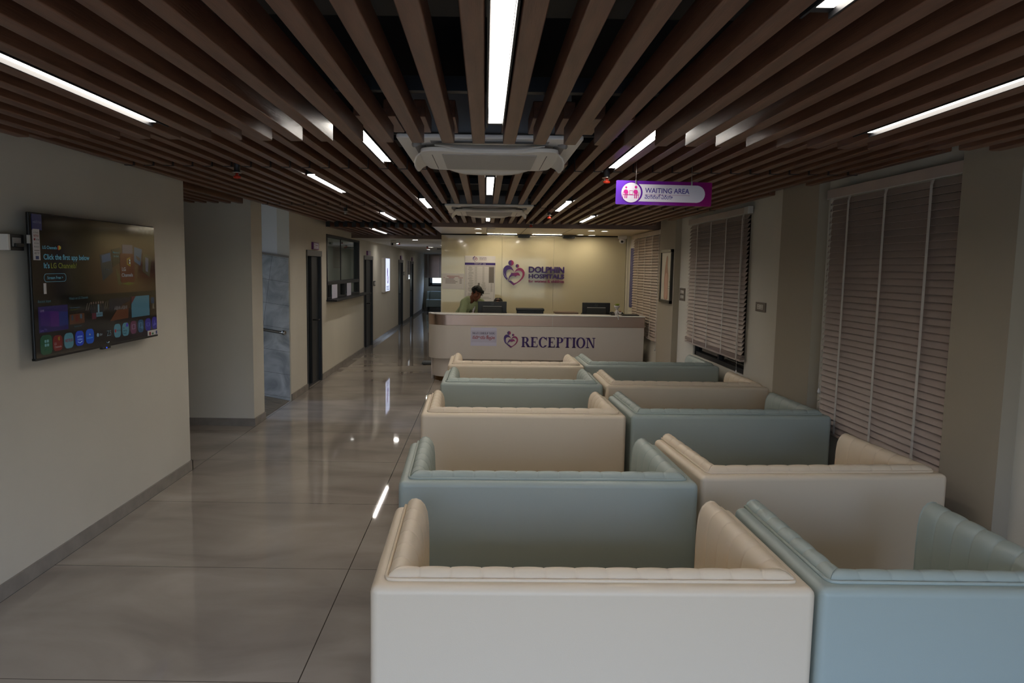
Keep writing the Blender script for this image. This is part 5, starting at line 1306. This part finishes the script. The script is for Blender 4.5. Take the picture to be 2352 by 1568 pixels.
def head_parts(Mh, body, scale=1.0):
    """adds skull, jaw, nose, lips, ears to BODY; local frame: -Y is the face, Z up"""
    R = Mh.to_3x3()
    def S(c, r): body.sphere(Mh @ Vector(c), r, 16, 11, R)
    S((0, 0.015, 0.035), (0.074, 0.092, 0.082)); S((0, -0.030, -0.025), (0.063, 0.062, 0.078)); S((0, -0.034, -0.072), (0.050, 0.050, 0.044)); S((0, -0.072, -0.098), (0.022, 0.018, 0.017))
    for s in (-1, 1):
        S((s * 0.036, -0.066, -0.024), (0.024, 0.022, 0.024)); S((s * 0.032, -0.078, 0.026), (0.026, 0.016, 0.010)); S((s * 0.078, 0.004, -0.012), (0.011, 0.020, 0.031)); S((s * 0.011, -0.104, -0.036), (0.009, 0.010, 0.008))
    for k in range(6):
        f = k / 5; S((0, -0.090 - 0.022 * f, 0.012 - 0.045 * f), 0.009 + 0.005 * f)
    S((0, -0.088, -0.066), (0.026, 0.014, 0.010))
    chain(body, [Mh @ Vector((0, 0.022, -0.07)), Mh @ Vector((0, 0.05, -0.16))], [0.056, 0.058])
def face_details(Mh, t):
    R = Mh.to_3x3()
    for s in (-1, 1):
        e_ = obj('eye', MB().sphere(Mh @ Vector((s * 0.032, -0.0835, 0.006)), (0.0135, 0.009, 0.0085), 12, 8, R), M_eye, t, smooth=True)
        obj('iris', MB().sphere(Mh @ Vector((s * 0.032, -0.0900, 0.004)), (0.006, 0.004, 0.006), 10, 6, R), M_iris, e_, smooth=True)
        obj('eyelid', MB().sphere(Mh @ Vector((s * 0.032, -0.0838, 0.0105)), (0.0155, 0.0105, 0.0065), 12, 8, R), M_skin, e_, smooth=True)
        obj('eyebrow', MB().tube([Mh @ Vector((s * 0.014, -0.0945, 0.028)), Mh @ Vector((s * 0.032, -0.0945, 0.034)), Mh @ Vector((s * 0.052, -0.082, 0.028))], [0.003, 0.0042, 0.002], 8), M_hair, t, smooth=True)
    obj('lips', MB().sphere(Mh @ Vector((0, -0.0985, -0.060)), (0.021, 0.006, 0.005), 12, 6, R).sphere(Mh @ Vector((0, -0.0985, -0.070)), (0.019, 0.007, 0.006), 12, 6, R), M_lip, t, smooth=True)
def hand(mb, wrist, d, palm_n, thumb_side, curl=0.5, s=1.0):
    """palm, four bent fingers, thumb; d points along the hand, palm_n out of the palm"""
    d = Vector(d).normalized(); nrm = Vector(palm_n).normalized(); side = d.cross(nrm).normalized() * thumb_side
    w = Vector(wrist)
    for k in range(-2, 3): chain(mb, [w + d * 0.015 + side * 0.006 * k, w + d * 0.085 + side * 0.0165 * k * 0.9], [0.015, 0.0125])
    for k, (off, L) in enumerate(((0.028, 0.070), (0.010, 0.080), (-0.009, 0.074), (-0.027, 0.058))):
        b = w + d * 0.090 + side * off; p = [b]; ang = 0.15
        for j, f in enumerate((0.45, 0.32, 0.23)):
            ang += curl * (0.6 + 0.25 * j); p.append(p[-1] + (d * math.cos(ang) + nrm * math.sin(ang)) * L * f)
        chain(mb, p, [0.0092, 0.0085, 0.0078, 0.0066])
    b = w + d * 0.028 + side * 0.030
    chain(mb, [b, b + (d * 0.6 + side * 0.75 + nrm * 0.25) * 0.040, b + (d * 0.95 + side * 0.95 + nrm * 0.5) * 0.058], [0.0125, 0.0105, 0.0082])

# standing person in a green blazer, bent over the desk
t = thing('person', 'person with short black hair in a green blazer, bending beside the left monitor', 'person', (-0.40, 12.55, 0))
inv = Matrix.Translation((0.40, -12.55, 0))
def L3(p): return inv @ Vector(p)
hc = Vector((-0.140, 12.24, 1.358))
Mh = Matrix.Translation(inv @ hc) @ Matrix.Rotation(math.radians(40), 4, 'Z') @ Matrix.Rotation(math.radians(15), 4, 'Y') @ Matrix.Rotation(math.radians(24), 4, 'X')
neck = L3((-0.205, 12.36, 1.245)); rs = L3((-0.340, 12.27, 1.200)); ls = L3((-0.065, 12.47, 1.195))
re_ = L3((-0.385, 12.13, 0.985)); le = L3((0.085, 12.32, 0.96)); rw = L3((-0.245, 12.02, 0.80)); lw = L3((0.05, 12.10, 0.80))
body = MB(); head_parts(Mh, body)
chain(body, [Mh @ Vector((0, 0.05, -0.15)), neck, L3((-0.25, 12.42, 1.10)), L3((-0.36, 12.53, 0.95))], [0.056, 0.062, 0.13, 0.13])
chain(body, [neck, rs, re_, rw], [0.05, 0.055, 0.042, 0.026]); chain(body, [neck, ls, le, lw], [0.05, 0.055, 0.042, 0.026])
hand(body, rw, (0.75, -0.62, -0.12), (0.05, 0, -1), 1, 0.35); hand(body, lw, (0.1, -0.95, -0.1), (0, 0, -1), -1, 0.35)
remesh('body', body, M_skin, t, 0.0048, 3)
face_details(Mh, t)
bl = MB()
chain(bl, [L3((-0.385, 12.54, 0.80)), L3((-0.36, 12.53, 0.95)), L3((-0.30, 12.46, 1.06)), L3((-0.225, 12.385, 1.165))], [0.165, 0.152, 0.152, 0.115])
ax = (ls - rs).normalized()
for k in (-0.09, -0.05, 0.05, 0.09):
    chain(bl, [L3((-0.36, 12.53, 0.88)) + ax * k, L3((-0.225, 12.39, 1.135)) + ax * k], [0.145, 0.105])
chain(bl, [neck + Vector((-0.01, 0.03, -0.03)), rs, re_, L3((-0.27, 12.045, 0.825))], [0.066, 0.074, 0.060, 0.040]); chain(bl, [neck + Vector((-0.01, 0.03, -0.03)), ls, le, L3((0.055, 12.13, 0.825))], [0.066, 0.074, 0.060, 0.040])
nb = Mh @ Vector((0, 0.060, -0.125))
for q in (rs, ls): chain(bl, [nb + (q - nb) * 0.10, nb + (q - nb) * 0.45 + Vector((0, 0, 0.012)), q], [0.048, 0.066, 0.072])
remesh('blazer', bl, M_blazer, t, 0.009, 5)
f_ = Vector((0.60, -0.80, 0)).normalized()
up_ = (neck - L3((-0.36, 12.53, 0.95))).normalized(); fr = up_.cross(ax).normalized()
if fr.dot(f_) < 0: fr = -fr
sh = MB()
for k in range(9):
    f = k / 8; c = neck.lerp(L3((-0.30, 12.46, 1.0)), 0.10 + 0.90 * f) + fr * (0.066 + 0.082 * f ** 0.5)
    sh.sphere(c, 0.034 - 0.022 * f, 12, 8)
remesh('shirt', sh, M_shirt, t, 0.006, 4)
for s in (-1, 1):
    rows = []
    for k in range(9):
        f = k / 8; c = (neck + Vector((0, 0, 0.035))).lerp(L3((-0.31, 12.47, 0.985)), f) + fr * (0.045 + 0.122 * min(1, f * 1.4) ** 0.6) + ax * s * (0.058 * (1 - f) + 0.004)
        wd = 0.018 + 0.034 * math.sin(PI * min(1, f * 1.25)) * (1 if f < 0.8 else 0.4)
        rows.append([c, c + ax * s * wd * 0.5 + fr * 0.006, c + ax * s * wd - fr * 0.018])
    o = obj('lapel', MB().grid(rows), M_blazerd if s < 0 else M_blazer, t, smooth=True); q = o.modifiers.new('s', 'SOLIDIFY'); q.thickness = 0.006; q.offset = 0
tr = MB(); hip = L3((-0.385, 12.55, 0.86))
chain(tr, [hip + ax * -0.06, hip + ax * 0.06], [0.135, 0.135]); chain(tr, [hip + ax * -0.085, L3((-0.40, 12.47, 0.48)) + ax * -0.10, L3((-0.42, 12.56, 0.09)) + ax * -0.10], [0.095, 0.068, 0.052]); chain(tr, [hip + ax * 0.085, L3((-0.40, 12.47, 0.48)) + ax * 0.10, L3((-0.42, 12.56, 0.09)) + ax * 0.10], [0.095, 0.068, 0.052])
remesh('trousers', tr, M_trouser, t, 0.012, 4)
for s in (-0.10, 0.10):
    c = L3((-0.42, 12.56, 0.0)) + ax * s
    sh2 = MB(); chain(sh2, [c + Vector((0, 0, 0.045)), c + fr * 0.05 + Vector((0, 0, 0.040)), c + f_ * 0.15 + Vector((0, 0, 0.032))], [0.042, 0.042, 0.032])
    sh2.v = [(x, y, max(z, 0.0)) for x, y, z in sh2.v]
    remesh('shoe', sh2, M_blkplastic, t, 0.008, 2)
hr = MB(); R3 = Mh.to_3x3(); rr = random.Random(21)
hr.sphere(Mh @ Vector((0, 0.030, 0.046)), (0.081, 0.090, 0.084), 18, 12, R3)
for i in range(150):
    a = rr.uniform(0, 2 * PI); zc = rr.uniform(-0.25, 1.0); rxy = math.sqrt(max(0, 1 - zc * zc))
    p = Vector((math.cos(a) * rxy * 0.079, math.sin(a) * rxy * 0.094 + 0.017, zc * 0.088 + 0.038))
    if p.y < -0.030 and p.z < 0.075 + 0.03 * (p.x / 0.08): continue
    if p.y < 0.012 and p.z < 0.015: continue
    hr.sphere(Mh @ p, rr.uniform(0.011, 0.019), 8, 6)
for k in range(7):
    x = -0.066 + 0.022 * k
    chain(hr, [Mh @ Vector((x, -0.055, 0.096 - 0.35 * abs(x) ** 1.3)), Mh @ Vector((x + 0.008, -0.086 + 3.0 * x * x, 0.072 - 0.2 * abs(x)))], [0.017, 0.010])
chain(hr, [Mh @ Vector((0.070, -0.035, 0.05)), Mh @ Vector((0.084, -0.05, 0.018)), Mh @ Vector((0.094, -0.055, 0.006))], [0.012, 0.007, 0.004])
chain(hr, [Mh @ Vector((-0.074, -0.015, 0.04)), Mh @ Vector((-0.074, -0.02, 0.0)), Mh @ Vector((-0.070, -0.022, -0.022))], [0.012, 0.009, 0.005])
remesh('hair', hr, M_hair, t, 0.0055, 2, 0.4)

# seated person, only the top of the head shows over the monitor
t = thing('person', 'seated person hidden behind the left monitor, only dark parted hair and forehead showing', 'person', (0.245, 12.62, 0))
inv = Matrix.Translation((-0.245, -12.62, 0))
Mh = Matrix.Translation(inv @ Vector((0.235, 12.50, 1.150))) @ Matrix.Rotation(math.radians(-6), 4, 'Z') @ Matrix.Rotation(math.radians(16), 4, 'X')
body = MB(); head_parts(Mh, body)
ne = L3((0.24, 12.58, 0.985)); rs = L3((0.075, 12.60, 0.90)); ls = L3((0.415, 12.60, 0.90)); re_ = L3((0.045, 12.48, 0.72)); le = L3((0.445, 12.48, 0.72)); rw = L3((0.12, 12.28, 0.775)); lw = L3((0.37, 12.28, 0.775))
chain(body, [Mh @ Vector((0, 0.05, -0.15)), ne, L3((0.245, 12.64, 0.80)), L3((0.245, 12.68, 0.58))], [0.056, 0.062, 0.125, 0.13])
chain(body, [ne, rs, re_, rw], [0.05, 0.052, 0.040, 0.025]); chain(body, [ne, ls, le, lw], [0.05, 0.052, 0.040, 0.025])
hand(body, rw, (0.25, -0.95, -0.05), (0, 0, -1), 1, 0.3); hand(body, lw, (-0.25, -0.95, -0.05), (0, 0, -1), -1, 0.3)
remesh('body', body, M_skin, t, 0.0052, 3)
face_details(Mh, t)
top = MB()
chain(top, [ne + Vector((0, 0.02, -0.05)), L3((0.245, 12.64, 0.80)), L3((0.245, 12.68, 0.58))], [0.085, 0.145, 0.15])
chain(top, [ne + Vector((0, 0.02, -0.03)), rs, re_, L3((0.105, 12.32, 0.765))], [0.06, 0.066, 0.054, 0.038]); chain(top, [ne + Vector((0, 0.02, -0.03)), ls, le, L3((0.385, 12.32, 0.765))], [0.06, 0.066, 0.054, 0.038])
remesh('uniform_top', top, M_blazer, t, 0.010, 4)
tr = MB()
for s in (-1, 1): chain(tr, [L3((0.245 + s * 0.09, 12.70, 0.58)), L3((0.245 + s * 0.10, 12.32, 0.56)), L3((0.245 + s * 0.10, 12.36, 0.08))], [0.085, 0.066, 0.05])
remesh('trousers', tr, M_trouser, t, 0.012, 4)
for s in (-1, 1):
    sh2 = MB(); c = L3((0.245 + s * 0.10, 12.36, 0.0)); chain(sh2, [c + Vector((0, 0, 0.045)), c + Vector((0, -0.14, 0.034))], [0.042, 0.032]); sh2.v = [(x, y, max(z, 0.0)) for x, y, z in sh2.v]
    remesh('shoe', sh2, M_blkplastic, t, 0.008, 2)
hr = MB(); R3 = Mh.to_3x3()
for s in (-1, 1): hr.sphere(Mh @ Vector((s * 0.022, 0.040, 0.038)), (0.060, 0.080, 0.086), 18, 12, R3)
hr.sphere(Mh @ Vector((0, 0.10, 0.0)), (0.045, 0.035, 0.045), 14, 9, R3)
for s in (-1, 1): chain(hr, [Mh @ Vector((s * 0.008, -0.034, 0.112)), Mh @ Vector((s * 0.050, -0.030, 0.088)), Mh @ Vector((s * 0.078, -0.005, 0.03)), Mh @ Vector((s * 0.06, 0.07, -0.02))], [0.010, 0.014, 0.014, 0.012])
remesh('hair', hr, M_hair, t, 0.0055, 3)
